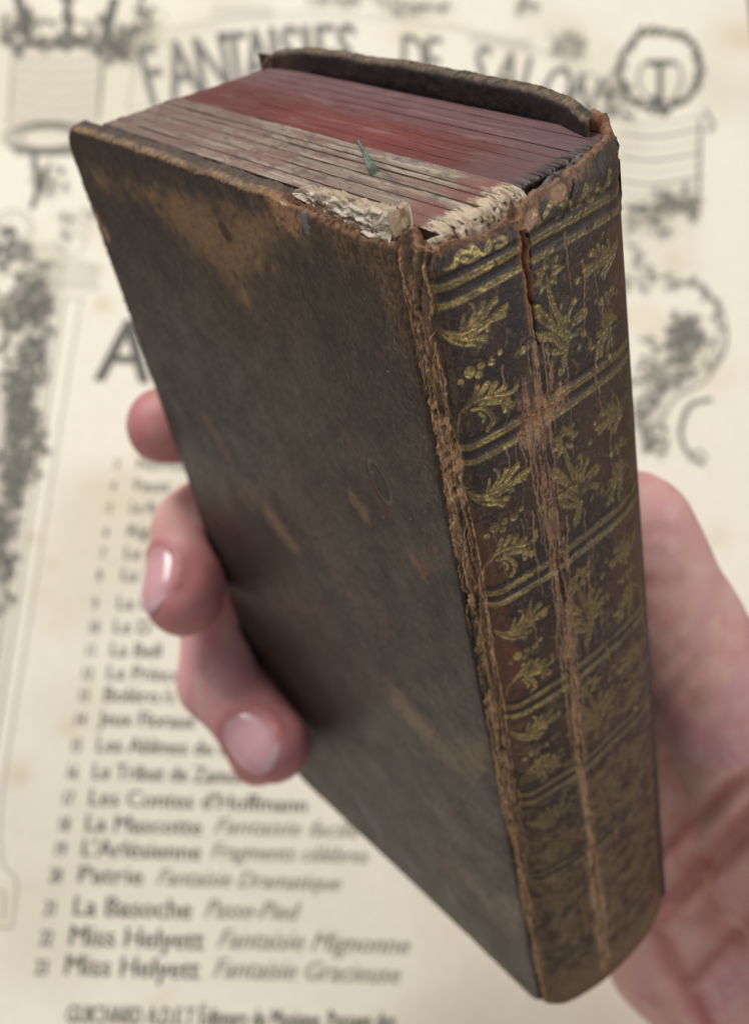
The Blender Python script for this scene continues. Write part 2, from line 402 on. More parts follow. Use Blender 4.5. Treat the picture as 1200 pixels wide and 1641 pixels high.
tails = {13: (258, "Fa"), 18: (340, "Fantaisie facile"), 19: (335, "Fragments célèbres"), 20: (248, "Fantaisie Dramatique"), 21: (325, "Passe-Pied"), 22: (345, "Fantaisie Mignonne"), 23: (338, "Fantaisie Gracieuse")}
tail_end = {18: 575, 19: 590, 20: 545, 21: 480, 22: 655, 23: 640}
ypix = {3: 742, 4: 777, 5: 812, 6: 850, 7: 885, 8: 920, 9: 965, 10: 1003, 11: 1040, 12: 1077, 13: 1112, 14: 1150, 15: 1192, 16: 1235, 17: 1277, 18: 1318, 19: 1358, 20: 1400, 21: 1452, 22: 1500, 23: 1547}
ends = {4: 272, 5: 262, 6: 258, 12: 290, 13: 253, 14: 312, 15: 372, 16: 405, 17: 490, 18: 322, 19: 320, 20: 228, 21: 305, 22: 325, 23: 318}
for n, t in rows.items():
    y = ypix[n]; x = 213 - (y - 775) * .146; h = 19 + (n - 3) * .55
    letters(str(n), x - 34 - n * .5, y + h * .5, h * .85, condense=.62)
    letters(t, x, y + h * .5, h * (1.12 if n > 20 else 1), condense=.9, bold=.0, end=ends.get(n))
    if n in tails:
        tx, tt = tails[n]; letters(tt, tx, y + h * .62, h * (1.05 if n > 20 else .95), M_ink_pale, condense=.6, shear=.35, end=tail_end.get(n))
letters("GUICHARD A.D.E.T Éditeurs de Musique, Passage des", 104, 1640, 30, condense=.6, bold=.0, dirpx=(1, .02))

# ------------------------------------------------------------------ the book (mm: x fore edge -> spine, y front -> back, z tail -> head)
RB = np.array([[0.61254801, 0.76802807, -0.18686309], [0.37968778, -0.49324506, -0.7826535], [-0.69326916, 0.40846321, -0.59374715]])
TB = np.array([-18.382978, 58.630146, 267.013161])
BW = CAMROT @ RB; BL = CAMLOC + CAMROT @ TB
MB = Matrix(np.vstack([np.hstack([BW, (BL * MM)[:, None]]), [0, 0, 0, 1]]).tolist())
book = bpy.data.objects.new("book", None); link(book); book.matrix_world = MB
tag(book, "small thick antique book in cracked dark leather with gold tooled spine, held at a slant", "book")

DK = srgb(50, 42, 39)
# ---------- front cover board
def board(xs, zs, x0, x1, z0, z1, r, rc, th, edge_r=.9):
    """extended grid xs, zs -> rounded board; returns inner clamp pts, out distance, position (face y=0)"""
    X, Z = np.meshgrid(xs, zs)
    ax0, ax1, az0, az1 = x0 + edge_r, x1 - edge_r, z0 + edge_r, z1 - edge_r
    cx = np.clip(X, ax0, ax1); cz = np.clip(Z, az0, az1)
    # rounded corners: pull the clamp points inside the corner circle
    for (sx, sz, cr) in rc:
        kx = (ax0 + cr) if sx < 0 else (ax1 - cr); kz = (az0 + cr) if sz < 0 else (az1 - cr)
        m_ = ((cx - kx) * sx > 0) & ((cz - kz) * sz > 0)
        dx, dz = cx - kx, cz - kz
        # square corner -> circle
        mxv = np.maximum(np.abs(dx), np.abs(dz)); hyp = np.hypot(dx, dz) + 1e-9
        cx = np.where(m_, kx + dx * mxv / hyp, cx); cz = np.where(m_, kz + dz * mxv / hyp, cz)
    ox = X - np.clip(X, ax0, ax1); oz = Z - np.clip(Z, az0, az1)
    d = np.maximum(np.abs(ox), np.abs(oz))
    nrm = np.hypot(ox, oz) + 1e-9
    # direction: outward
    ux, uz = ox / nrm, oz / nrm
    for (sx, sz, cr) in rc:
        kx = (ax0 + cr) if sx < 0 else (ax1 - cr); kz = (az0 + cr) if sz < 0 else (az1 - cr)
        m_ = (((X - kx) * sx > 0) & ((Z - kz) * sz > 0)) & (d > 0)
        hx, hz = cx - kx, cz - kz; hh = np.hypot(hx, hz) + 1e-9
        ux = np.where(m_, hx / hh, ux); uz = np.where(m_, hz / hh, uz)
    q = math.pi / 2 * edge_r
    a = np.clip(d / edge_r, 0, math.pi / 2)
    px = cx + ux * edge_r * np.sin(a); pz = cz + uz * edge_r * np.sin(a)
    py = edge_r * (1 - np.cos(a)) + np.clip(d - q, 0, None)
    return X, Z, px, py, pz, d, ux, uz, a

ext = np.array([.25, .5, .8, 1.1, 1.42, 1.8, 2.3, 2.9, 3.4])
xs = np.concatenate([-3.1 - ext[::-1], np.linspace(-3.1, 78.4, 400), 78.4 + ext])
zs = np.concatenate([-3.1 - ext[::-1], np.linspace(-3.1, 149.3, 660), 149.3 + ext])
X, Z, px, py, pz, d, ux, uz, a = board(xs, zs, -4, 79.3, -4, 150.2, .9, [(-1, 1, 3.5), (-1, -1, 7), (1, -1, 3)], 3)
face = 1 - sm(0, 1.2, d)
fz = fbm(X / 1.1, Z / 1.1, 4, 1); fl = fbm(X / 14, Z / 14, 4, 3); fm = fbm(X / 4, Z / 4, 4, 5); ff = fbm(X / .45, Z / .45, 3, 7)
diag = fbm((X * .75 + Z * .65) / 2.2, (X * -.65 + Z * .75) / 9, 4, 9)
C_ = np.zeros(X.shape + (3,)) + srgb(52, 43, 37)
C_ = mix(C_, srgb(62, 52, 44), sm(.45, .7, fl) * .8)
C_ = mix(C_, srgb(50, 45, 40), sm(.5, .7, fbm(X / 11 + 9, Z / 11, 3, 6)) * .7)
C_ = mix(C_, srgb(38, 37, 41), (1 - sm(12, 46, X - (Z - 120) * .2 + (fl - .5) * 30)) * sm(72, 100, Z) * .75)
C_ = mix(C_, srgb(44, 38, 37), sm(.5, .62, fm) * .25)
rough = np.full(X.shape, .46) + (fm - .5) * .2 + (ff - .5) * .25
H_ = (fz - .5) * .035 + (ff - .5) * .07 + (fl - .5) * .3
H_ = H_ * (1 - .55 * sm(.2, 1, d)); 
# head blotch, rubbed brown
blotch = [(2, 142.5), (14, 145.5), (26, 145.5), (38, 146.8), (48, 147), (57, 149), (62, 151), (60, 146), (52.8, 143), (47, 138), (42, 134), (35.5, 132.5), (30, 136), (21.9, 140), (12, 141.5)]
sd = poly_sd(X, Z, blotch)
bm = 1 - sm(-4, 3.2, sd + (diag - .5) * 6 + (fz - .5) * 6 + (fm - .5) * 6)
C_ = mix(C_, srgb(134, 108, 80), bm * (.42 + .75 * ff))
rough += bm * .2; H_ -= bm * .05 * (1 + 2 * (ff - .5))
C_ = mix(C_, srgb(70, 50, 36), 1 - sm(.75, 1.1, np.hypot((X - 40.4) / 1.5, (Z - 142 + (X - 40.4) * .3) / 1.5) + (ff - .5) * .3))
# dark band under the head edge, worn brown head edge and fore-edge corner
dark = (1 - sm(.8, 2.4, np.abs(Z - (146.9 + .03 * X + (fm - .5) * 4)))) * (1 - sm(44, 52, X)) * (bm < 2)
C_ = mix(C_, srgb(46, 42, 43), np.clip(dark, 0, 1) * .75 * (1 - .3 * bm))
he = sm(149.6, 150.2, Z + (fz - .5) * 1.6 + (ff - .5) * .8) + (d > .4) * 1.0 * (Z > 100)
he = np.clip(he, 0, 1) * (Z > 100) * sm(.30, .5, ff * .5 + fm * .5)
C_ = mix(C_, srgb(142, 114, 82), he * (1 - .75 * sm(1.2, 1.9, d)) * (.55 + .45 * sm(.35, .6, ff)))
C_ = mix(C_, srgb(40, 32, 26), he * sm(.6, .7, fm) * .5)
rough += he * .2; H_ += he * (ff - .5) * .45
# brown zone beside the head of the joint
brz = 1 - sm(-2, 3.5, poly_sd(X, Z, [(56, 151.5), (80, 151.5), (80, 120), (77.8, 134), (75.6, 141), (71.5, 144.8), (64, 148.3)]) + (fm - .5) * 5 + (ff - .5) * 2)
C_ = mix(C_, srgb(108, 84, 64), brz * (.35 + .6 * sm(.4, .62, ff)))
rough += brz * .15; H_ += brz * (ff - .5) * .25
# orange pasteboard chip
chip = 1 - sm(-.4, .5, poly_sd(X, Z, [(52.6, 151.2), (60, 151.2), (60.2, 147.6), (58.4, 145.6), (56.4, 146.3), (54.2, 147.2)]) + (ff - .5) * 1.6)
C_ = mix(C_, srgb(158, 120, 92), chip * (.7 + .5 * (ff - .3))); H_ -= chip * (.35 + .5 * (fz - .5)); rough += chip * .25
C_ = mix(C_, srgb(224, 200, 178), (1 - sm(.5, .9, np.hypot((X - 56.8) / 1.6, (Z - 149.6) / .45) + (ff - .5))) * .9)
C_ = mix(C_, srgb(120, 120, 128), (1 - sm(.6, 1.1, np.hypot((X - 61.5) / 1.1, (Z - 148.6) / 2.2) + (ff - .5))) * .7)
# torn leather beside the exposed paper
torn = 1 - sm(-.3, .5, poly_sd(X, Z, [(56, 152), (80, 152), (79, 149.4), (74, 149.1), (66, 149.2), (58, 150)]) + (ff - .5) * 1.0)
C_ = mix(C_, srgb(96, 66, 44), torn); H_ -= torn * .6
rim = (1 - sm(.2, .7, np.abs(poly_sd(X, Z, [(56, 152), (80, 152), (79, 149.4), (74, 149.1), (66, 149.2), (58, 150)]) + (ff - .5)))) * (Z < 150)
C_ = mix(C_, srgb(128, 94, 66), rim * .8)
# small scuffs
def scuff(x0, z0, x1, z1, w, c, amt, soft=1.2):
    global C_
    dx, dz = x1 - x0, z1 - z0; t = np.clip(((X - x0) * dx + (Z - z0) * dz) / (dx * dx + dz * dz), 0, 1)
    dd = np.hypot(X - x0 - t * dx, Z - z0 - t * dz) / w
    mk = (1 - sm(.4, 1.3 * soft, dd + (fz - .5) * 1.7 + (ff - .5) * 1.6 + (diag - .5) * .6)) * amt
    C_ = mix(C_, c, mk)
scuff(-2.4, 134.8, -1.0, 131.9, .8, srgb(176, 138, 100), .95)
scuff(27.8, 86.8, 32.5, 83.8, 1.7, srgb(126, 102, 78), .75, 1.5)
scuff(55.3, 61.5, 59, 59.5, 3.0, srgb(120, 96, 74), .8, 1.4); scuff(62, 58.5, 67, 56.5, 2.8, srgb(110, 88, 66), .7, 1.5)
scuff(72, 60, 79, 68, 2.8, srgb(108, 88, 68), .8); scuff(57, 104.5, 58.5, 102.5, 1.3, srgb(124, 100, 76), .7)
scuff(57, 18, 64, 20.5, 2.6, srgb(98, 80, 62), .65, 1.5); scuff(71, 17, 78, 24, 3.4, srgb(102, 84, 66), .7, 1.4); scuff(20, 88, 24, 90, 2.2, srgb(98, 76, 56), .6)
scuff(70, 99, 75, 104, 1.5, srgb(94, 62, 44), .6); scuff(69, 100.5, 71, 98, .8, srgb(120, 76, 50), .7); scuff(47, 84, 54, 80, 4, srgb(84, 66, 50), .6)
scuff(20, 62, 34, 70, 5, srgb(76, 54, 44), .6); scuff(38, 96, 46, 90, 6, srgb(80, 66, 54), .5); scuff(60, 40, 70, 30, 4, srgb(84, 68, 54), .6)
scuff(14, 101, 18, 96, 1.6, srgb(100, 76, 64), .5); scuff(28, 10, 33, 7, 1.2, srgb(96, 98, 104), .7); scuff(42, 6, 47, 3.5, 1.2, srgb(88, 86, 92), .6)
scuff(62, 109, 64.5, 106.5, 1.1, srgb(86, 56, 44), .6); scuff(59, 117, 61, 113, .9, srgb(92, 60, 48), .5)
for q in range(40):
    x_, z_ = rng.uniform(20, 78), rng.uniform(60, 148)
    m_ = np.hypot(X - x_, Z - z_) < .10 + .10 * rng.random(); C_ = np.where(m_[..., None], srgb(150, 140, 124) * rng.uniform(.4, 1), C_)
# dents along the joint: grainy white specks
speck = sm(.66, .74, fbm(X / .3, Z / .5, 2, 12)) * sm(68, 78, X) * sm(95, 125, Z) * .5
C_ = mix(C_, srgb(120, 112, 100), speck)
# pressed ring mark
rg = np.abs(np.hypot((X - 64.6) / 1.9 + (Z - 111.2) * .12, (Z - 111.2) / 3.2) - 1)
C_ = mix(C_, srgb(104, 98, 90), (1 - sm(.05, .14, rg)) * .55); H_ -= (1 - sm(.03, .16, rg)) * .12; rough -= (1 - sm(0, .2, rg)) * .1
# dark joint edge
je = sm(76.3, 79, X + (fm - .5) * 2) * (1 - sm(118, 138, Z) * .5)
C_ = mix(C_, srgb(38, 30, 28), je * .7)
# scratches
SCR = np.zeros(X.shape)
for q in range(170):
    x_, z_ = rng.uniform(0, 75), rng.uniform(0, 145); L_ = rng.uniform(2, 9); an = rng.uniform(-1.9, -.9)
    stroke(SCR, xs, zs, [(x_, z_), (x_ + L_ * .5 * math.cos(an), z_ + L_ * .5 * math.sin(an)), (x_ + L_ * math.cos(an + .1), z_ + L_ * math.sin(an + .1))], .05, .02, .1, amp=rng.uniform(.2, .8))
C_ = mix(C_, srgb(112, 94, 76), SCR * .55); H_ -= SCR * .06
C_ = mix(C_, srgb(30, 25, 23), sm(.66, .74, fbm(X / .8 + 5, Z / .8, 3, 2)) * .5); C_ = mix(C_, srgb(88, 74, 60), sm(.68, .76, fbm(X / .6 + 9, Z / .7, 3, 11)) * .5)
py = py + 0
nx_, ny_, nz_ = ux * np.sin(a), -np.cos(a), uz * np.sin(a)
bow = .35 * np.sin(np.clip((px + 4) / 83, 0, 1) * 3.1)       # slight warp of the board
V = np.stack([px + nx_ * H_, py + ny_ * H_ + bow, pz + nz_ * H_ - 0], -1)
# head edge is uneven
V[..., 2] += (fbm(X / 4, Z * 0, 3, 2) - .5) * .7 * sm(146, 150, Z)
nj, ni = X.shape
F = grid_faces(nj, ni)
back = [(x_, 3.0, z_) for x_, z_ in ((-3.5, -3.5), (79, -3.5), (79, 149.5), (-3.5, 149.5))]
AUX = np.stack([np.clip(rough, .25, .95), 0 * rough, 0 * rough], -1)
cov_o = mesh_obj("front_cover", V.reshape(-1, 3), F, M_cover, book, C_.reshape(-1, 3), AUX.reshape(-1, 3))
# inner face of the front board (pasted-down paper)
M_paste = plain_material("pastedown_paper", tuple(srgb(170, 150, 122)), tuple(srgb(120, 100, 80)), 120, .8)
mesh_obj("pastedown", [(-2.5, 3.15, -2), (78, 3.15, -2), (78, 3.15, 146.5), (-2.5, 3.15, 146.5), (-2.5, 3.35, -2), (78, 3.35, -2), (78, 3.35, 146.5), (-2.5, 3.35, 146.5)],
         [(0, 3, 2, 1), (4, 5, 6, 7), (0, 1, 5, 4), (1, 2, 6, 5), (2, 3, 7, 6), (3, 0, 4, 7)], M_paste, book, smooth=False)

# ---------- back cover board (its inner face and head edge are seen)
ext2 = np.array([.15, .3, .45, .6, .75, .9, 1.02, 1.14, 1.3])
xs = np.concatenate([6.4 - ext2[::-1], np.linspace(6.4, 77.3, 220), 77.3 + ext2]); zs = np.concatenate([-2 - ext2[::-1], np.linspace(-2, 130, 20)[:-1], np.linspace(130, 153.2, 90), 153.2 + ext2])
X, Z, px, py, pz, d, ux, uz, a = board(xs, zs, 5.4, 78.2, -3, 153.0, 1, [(-1, 1, 5), (-1, -1, 5)], 3, .7)
ff = fbm(X / .45, Z / .45, 3, 3); fz = fbm(X / 1.4, Z / 1.4, 4, 8)
C_ = np.zeros(X.shape + (3,)) + srgb(42, 32, 34)
C_ = mix(C_, srgb(36, 30, 31), sm(.4, .65, fz)); C_ = mix(C_, srgb(64, 44, 44), sm(.55, .75, fbm(X / 5, Z / 2, 3, 4)) * .5)
eb = sm(.2, .7, d + (ff - .5) * .9) * (Z > 100)
hatch = sm(.45, .62, vn(X / .22 + Z, Z / 5 + X * .1, 3))
C_ = mix(C_, srgb(142, 122, 92), eb * (.3 + .5 * hatch * sm(.35, .6, fz))); C_ = mix(C_, srgb(36, 30, 28), eb * sm(.52, .7, fz) * .8)
lc = (1 - sm(9, 17, X)) * (Z > 145)
C_ = mix(C_, srgb(120, 92, 62), lc * sm(.42, .6, ff) * .8)
H_ = ((fz - .5) * .3 + (ff - .5) * .1) * (1 - .6 * eb) + eb * (hatch - .5) * .08
yin = np.interp(px, [5, 12, 20, 30, 49, 65, 72, 78, 82], [30.6, 31.8, 32.6, 33.2, 33.6, 33.2, 32.2, 30.4, 28.2])
top = np.interp(px, [4, 12, 18, 66, 75, 82], [-1.6, -.6, 0, 0, -.6, -2.2]) + (fbm(X / 6, 0 * Z, 3, 6) - .5) * .6
V = np.stack([px + ux * np.sin(a) * H_, yin + py - np.cos(a) * H_, pz + uz * np.sin(a) * H_ + top * sm(100, 150, Z)], -1)
# board corner curls
aux = np.zeros(X.shape + (3,)); aux[..., 0] = .55 + .25 * eb
mesh_obj("back_cover", V.reshape(-1, 3), grid_faces(*X.shape), M_leather, book, C_.reshape(-1, 3), aux.reshape(-1, 3))
nb = 40; xo = np.linspace(6, 77.2, nb); yo = np.interp(xo, [5, 12, 20, 30, 49, 65, 72, 78, 82], [30.6, 31.8, 32.6, 33.2, 33.6, 33.2, 32.2, 30.4, 28.2]) + .95
Vb = [(x_, y_, z_) for z_ in (-2.5, 151.6) for x_, y_ in zip(xo, yo)]
mesh_obj("back_cover_leather", Vb, grid_faces(2, nb, True), plain_material("outer_leather", tuple(DK), tuple(srgb(70, 56, 46)), 60, .6), book)

# ---------- gatherings of the text block
def gathering(y0, y1, z1, x1, kind, seed, x0a, x0b, lift=0):
    """one folded gathering: closed ring in x-z extruded through y; head and spine ends carry page ridges"""
    nyp = max(6, int((y1 - y0) / .11)); ys = np.linspace(y0, y1, nyp)
    # profile from fore-edge tail -> fore-edge head -> spine head -> spine tail
    head = np.linspace(0, 1, 230)
    sp_ = np.linspace(0, 1, 26)
    prof = [("f", t) for t in (0, .5, .9)] + [("h", t) for t in head] + [("s", t) for t in sp_[1:]] + [("t", t) for t in (0, 1)]
    n = len(prof); P = np.zeros((nyp, n, 3)); C = np.zeros((nyp, n, 3)); A = np.zeros((nyp, n, 3)); A[..., 0] = .8
    x0 = np.interp(ys, [3, 31], [x0a, x0b])
    r = 1.3 if kind == 'grey' else .6
    for i, (s_, t) in enumerate(prof):
        if s_ == "f": P[:, i] = np.stack([x0, ys, z1 * t + 0 * ys], 1)
        if s_ == "h": P[:, i] = np.stack([x0 + (x1 - r - x0) * t, ys, z1 + 0 * ys], 1)
        if s_ == "s":
            # round over then down
            if t < .35:
                aa = t / .35 * math.pi / 2; P[:, i] = np.stack([x1 - r + r * math.sin(aa) + 0 * ys, ys, z1 - r + r * math.cos(aa) + 0 * ys], 1)
            else: P[:, i] = np.stack([x1 + 0 * ys, ys, z1 - r - (t - .35) / .65 * 9 + 0 * ys], 1)
        if s_ == "t": P[:, i] = np.stack([(x1 if t == 0 else x0) + 0 * ys, ys, 0 * ys], 1)
    Xg, Yg, Zg = P[..., 0], P[..., 1], P[..., 2]
    hm = np.array([s_ == "h" for s_, t in prof])[None] * 1.; smk = np.array([s_ == "s" for s_, t in prof])[None] * 1.
    seed0 = seed; seed = 3 if kind == 'red' else 5
    wob = (fbm(Xg / 9, Yg * 0 + seed, 3, seed) - .5) * 1.1
    pg = fbm(Xg / 30 + seed, (Yg + wob) / .13, 2, seed)             # page leaves, very long along x
    pg2 = fbm(Xg / 16 + seed, (Yg + wob) / .32, 3, seed + 3)
    blo = fbm(Xg / 5, Yg / 1.3, 4, seed + 5); fine = fbm(Xg / .5, Yg / .35, 3, seed + 1)
    big = fbm(Xg / 22 + 3, Yg / 9 + 5, 3, 6)
    edge = np.minimum(Yg - y0, y1 - Yg)
    hh = (pg - .5) * (.2 if kind == 'grey' else .07) + (pg2 - .5) * (.17 if kind == 'grey' else .07) + (blo - .5) * (.3 if kind == 'grey' else .1)
    hh -= (1 - sm(0, .22, edge)) * (.07 if kind == 'grey' else .0)
    hh += lift * sm(50, 78, Xg)
    P[..., 2] += hh * hm
    if kind == 'grey':
        C[:] = srgb(134, 120, 108)
        C = mix(C, srgb(204, 190, 172), sm(.50, .66, pg2 * .45 + pg * .55) * .62)
        C = mix(C, srgb(118, 80, 76), sm(.50, .60, blo + (fine - .5) * .25 + (pg - .5) * .3) * .62)
        C = mix(C, srgb(96, 76, 68), sm(.55, .75, pg) * .5)
        C = mix(C, srgb(90, 82, 80), sm(.62, .7, fbm(Xg / 2, Yg / .8, 3, seed + 8)) * .6)
        C = mix(C, srgb(112, 92, 88), (1 - sm(20, 40, Xg)) * .6)
        C = mix(C, srgb(126, 84, 80), sm(70, 76, Xg) * (1 - sm(78.5, 79.6, Xg)) * sm(.4, .6, blo) * .8 * hm)
        # torn white folds at the spine end
        spw = np.clip(sm(78.2, 80, Xg + (fine - .5) * 2) + smk, 0, 1)
        C = mix(C, srgb(206, 190, 166), spw * (.65 + .5 * (fine - .3)))
        tear = fbm(Zg / 1.6 + Xg / 1.8 + Yg, Yg / .5, 4, seed + 2)
        C = mix(C, srgb(140, 116, 94), spw * sm(.50, .60, tear) * .7)
        C = mix(C, srgb(66, 52, 44), spw * sm(.62, .68, tear) * .9)
        P[..., 0] += smk * (tear - .5) * .55 + (fbm(Yg / .6, Zg * 0, 3, seed) - .5) * 1.0 * spw
        P[..., 2] += spw * (fbm(Yg / .7, Xg / 1.2, 4, seed + 4) - .5) * .8
    else:
        C[:] = srgb(104, 62, 60)
        C = mix(C, srgb(122, 60, 54), (1 - sm(7, 24, np.abs(Xg - 45))) * (1 - sm(20, 26, Yg)) * .8)
        C = mix(C, srgb(96, 44, 42), sm(.5, .75, big) * .5); C = mix(C, srgb(118, 98, 102), sm(22, 29, Yg + (blo - .5) * 6) * .55)
        C = mix(C, srgb(158, 142, 134), sm(.58, .72, pg2) * .30 * sm(.3, .7, blo)); C = mix(C, srgb(84, 32, 32), sm(.55, .7, pg) * .45)
        
        C = mix(C, srgb(100, 84, 84), sm(66, 76, Xg + (blo - .5) * 8) * .55)
        spw = np.clip(sm(78.6, 80.3, Xg + (fine - .5) * 2) + smk, 0, 1)
        C = mix(C, srgb(70, 60, 58), spw); tear = fbm(Zg / .5, Yg / .35, 4, seed + 2)
        C = mix(C, srgb(112, 104, 100), spw * sm(.5, .62, tear) * .7); C = mix(C, srgb(24, 19, 18), spw * sm(.55, .68, fbm(Zg / 2 + 4, Yg / .4, 3, seed + 9)) * .9)
        P[..., 0] += smk * (tear - .5) * 1.0; P[..., 2] += spw * (tear - .5) * .8
    # the side of the gathering dips darker paper
    F = grid_faces(nyp, n, True, 0, True)
    Vv = P.reshape(-1, 3)
    polys = mesh_obj("gathering", Vv, F, M_pages, book, C.reshape(-1, 3), A.reshape(-1, 3))
    # end caps
    import bmesh
    bmh = bmesh.new(); bmh.from_mesh(polys.data)
    bmh.verts.ensure_lookup_table()
    for rr in (0, nyp - 1):
        src = [bmh.verts[rr * n + i] for i in range(n)]; vs = [bmh.verts.new(q.co, q) for q in src]; bmh.verts.ensure_lookup_table()
        try: bmh.faces.new(vs if rr == 0 else vs[::-1])
        except Exception: pass
    bmesh.ops.triangulate(bmh, faces=[f for f in bmh.faces if len(f.verts) > 4])
    bmh.normal_update(); bmh.to_mesh(polys.data); bmh.free()
    return polys
yb = [4.0, 6.2, 8.4, 10.7, 12.6, 13.9, 15.2, 16.6]
zt = [149.7, 149.75, 149.75, 149.8, 149.85, 149.95, 149.8]
for i in range(7):
    g = gathering(yb[i] + .003, yb[i + 1] - .003, zt[i], 82.3 + [0, .5, .6, .5, .2, -.2, -.6][i], 'grey', i + 1, 2.5, 9, lift=.1)
tag(g, "pale gathering beside the red ones")
yr = np.linspace(16.62, 32.2, 9)
for i in range(8):
    gathering(yr[i] + .002, yr[i + 1] - .002, 149.75, 81.2, 'red', i + 2, 2.5, 9)

# ---------- the spine
S_head = np.array([(78.6, .9), (79.4, .1), (81.2, -.4), (83.8, -.3), (85.8, .8), (86.8, 5), (87.2, 11), (86.6, 18), (85.3, 24), (83.3, 29.5), (80, 33.3), (76, 35.2)])
S_tail = np.array([(78.6, .9), (79.2, .4), (80.2, .5), (81.6, 1.6), (82.8, 3.2), (83.8, 6.5), (84.6, 11.5), (84.6, 18), (83.9, 24), (82, 29.5), (79.5, 33), (76, 34.8)])
S_len = np.concatenate([[0], np.cumsum(np.hypot(*np.diff(S_head, axis=0).T))]) - 1.1
NS, NZ = 400, 1130
ss = np.linspace(S_len[0], S_len[-1], NS)
zv = np.linspace(-1.2, 151, NZ)                       # last rows fold over the torn head edge
def curve(P):
    # smooth resample
    k_ = np.array(smooth_line(P, 8)); l_ = np.linspace(0, 1, len(k_)); sl = np.interp(np.arange(len(P)), np.arange(len(P)), S_len)
    s_of = np.interp(np.linspace(0, len(P) - 1, len(k_)), np.arange(len(P)), S_len)
    return np.stack([np.interp(ss, s_of, k_[:, 0]), np.interp(ss, s_of, k_[:, 1])], 1)
ch, ct = curve(S_head), curve(S_tail)
S, Zz = np.meshgrid(ss, zv)
GOLD = np.zeros(S.shape); CR = np.zeros(S.shape); DEEP = np.zeros(S.shape); ENG = np.zeros(S.shape); FILL = np.zeros(S.shape)
def g(pts, w0, w1=None, n=5, soft=.09): stroke(GOLD, ss, zv, smooth_line(pts, n), w0 * .95, (w1 or w0) * .98, soft)
def e(pts, w): stroke(ENG, ss, zv, smooth_line(pts, 5), w * 1.2, w, .06)
MX = 41.0
def both(pts, z, mirror, dz=0, dsx=0):
    return [((MX - x if mirror else x) + dsx, y + z + dz) for x, y in pts]
leafA = dict(main=([(5.5, 15.96), (6.59, 15.52), (8.04, 15.16), (9.61, 15.15), (11.22, 15.43), (12.65, 15.72), (14.1, 15.91)], .22, .42),
    up1=([(8.07, 15.3), (8.94, 15.88), (9.87, 16.89), (9.88, 17.95), (9.48, 18.34)], .30, .14), lobe=([(9.31, 15.27), (10.84, 16.05), (11.59, 16.82), (12.73, 17.37)], .25, .5),
    low=([(5.57, 15.5), (6.71, 14.43), (8.12, 13.71), (9.33, 13.38), (9.89, 12.83)], .14, .34), low2=([(7.36, 14.81), (9.13, 14.09), (10.62, 13.48)], .25, .4),
    sm_=([(8.14, 15.74), (8.71, 17.35)], .35, .15), curl=([(9.56, 14.85), (11.12, 14.7), (11.46, 14.32), (11.05, 14.25)], .22, .2), tip=([(12.21, 15.15), (13.63, 15.12)], .3, .4),
    l3=([(6.6, 15.0), (8.4, 14.5), (10.0, 14.7), (11.8, 15.2)], .2, .3), l4=([(8.8, 15.6), (10.4, 16.6), (11.0, 17.6)], .2, .35))
leafB = dict(stem=([(5.4, 2.22), (5.69, 3.64), (6.44, 5.05), (7.88, 6.12), (9.86, 6.11), (12.36, 5.31), (13.88, 5.41), (14.04, 6.51)], .14, .36),
    a=([(8.57, 6.32), (10.1, 7.69)], .3, .45), b=([(10.22, 6.29), (11.03, 7.3)], .3, .42), c=([(11.03, 6.12), (12.32, 6.35)], .3, .45),
    d=([(10.13, 5.65), (11.67, 4.46), (11.87, 3.32)], .3, .4), e=([(11.08, 5.25), (13.03, 3.43)], .35, .5), sp=([(7.73, 5.16), (9.34, 4.8), (10.14, 3.41), (10.16, 2.36), (9.56, 1.74)], .2, .4),
    sp2=([(8.77, 4.36), (9.33, 3.6), (9.09, 3.18)], .2, .25), f=([(7.2, 5.9), (8.6, 7.0), (8.9, 7.9)], .2, .35), h=([(9.0, 5.6), (11, 4.9), (12.6, 4.4)], .3, .4))
dots = [((8.27, 10.12), .75), ((9.76, 10.39), .48), ((11.13, 10.31), .55), ((9.36, 9.33), .45), ((12.3, 10.9), .35), ((6.9, 9.2), .4)]
flower = [((20.2, 16.86), q) for q in [(19.98, 19.02), (22.1, 18.17), (22.88, 16.35), (21.45, 14.84), (18.13, 17.91), (18.46, 14.87), (17.67, 16.33)]]
fstem = [([(20.0, 15.31), (20.28, 13.55), (20.99, 11.09), (21.72, 8.56), (21.78, 6.84), (21.35, 5.41), (20.65, 3.92)], .26, .5),
    ([(21.9, 7.82), (21.95, 10.49), (22.43, 12.44)], .3, .6), ([(22.33, 8.18), (22.95, 10.28), (24.12, 11.41)], .25, .35), ([(22.4, 7.71), (23.58, 8.86), (25.6, 9.0)], .3, .6),
    ([(21.43, 8.32), (19.67, 10.68), (17.76, 13.3)], .25, .6), ([(21.01, 6.91), (19.93, 8.65), (17.82, 10.0)], .25, .5), ([(21.3, 6.2), (19.8, 6.9), (18.6, 8.2)], .25, .35),
    ([(22.6, 7.4), (24.2, 7.3), (25.4, 6.4)], .25, .35)]
bands = [(146.2, 144.1), (125.4, 123.3), (102.2, 100.3), (80.2, 78.3), (60.4, 58.5), (39.5, 37.8), (13.6, 12.0)]
for (a_, b_) in bands:
    wv = lambda z_: smooth_line([(4.8, z_ - .5), (12, z_ + .05), (20, z_ + .1), (28, z_ - .5), (35, z_ - 1.6), (42, z_ - 2.4)], 8)
    stroke(GOLD, ss, zv, wv(a_), .46, .46, .1); stroke(GOLD, ss, zv, wv(b_), .36, .36, .1)
    stroke(FILL, ss, zv, wv((a_ + b_) / 2), .55, .55, .25); stroke(FILL, ss, zv, wv(a_ + .95), .4, .4, .25)
    stroke(ENG, ss, zv, wv(a_), .05, .05, .06)
comp = [(125, 21), (102, 21.5), (80.2, 20), (60.4, 18.5), (39.5, 18.5), (13.8, 23)]
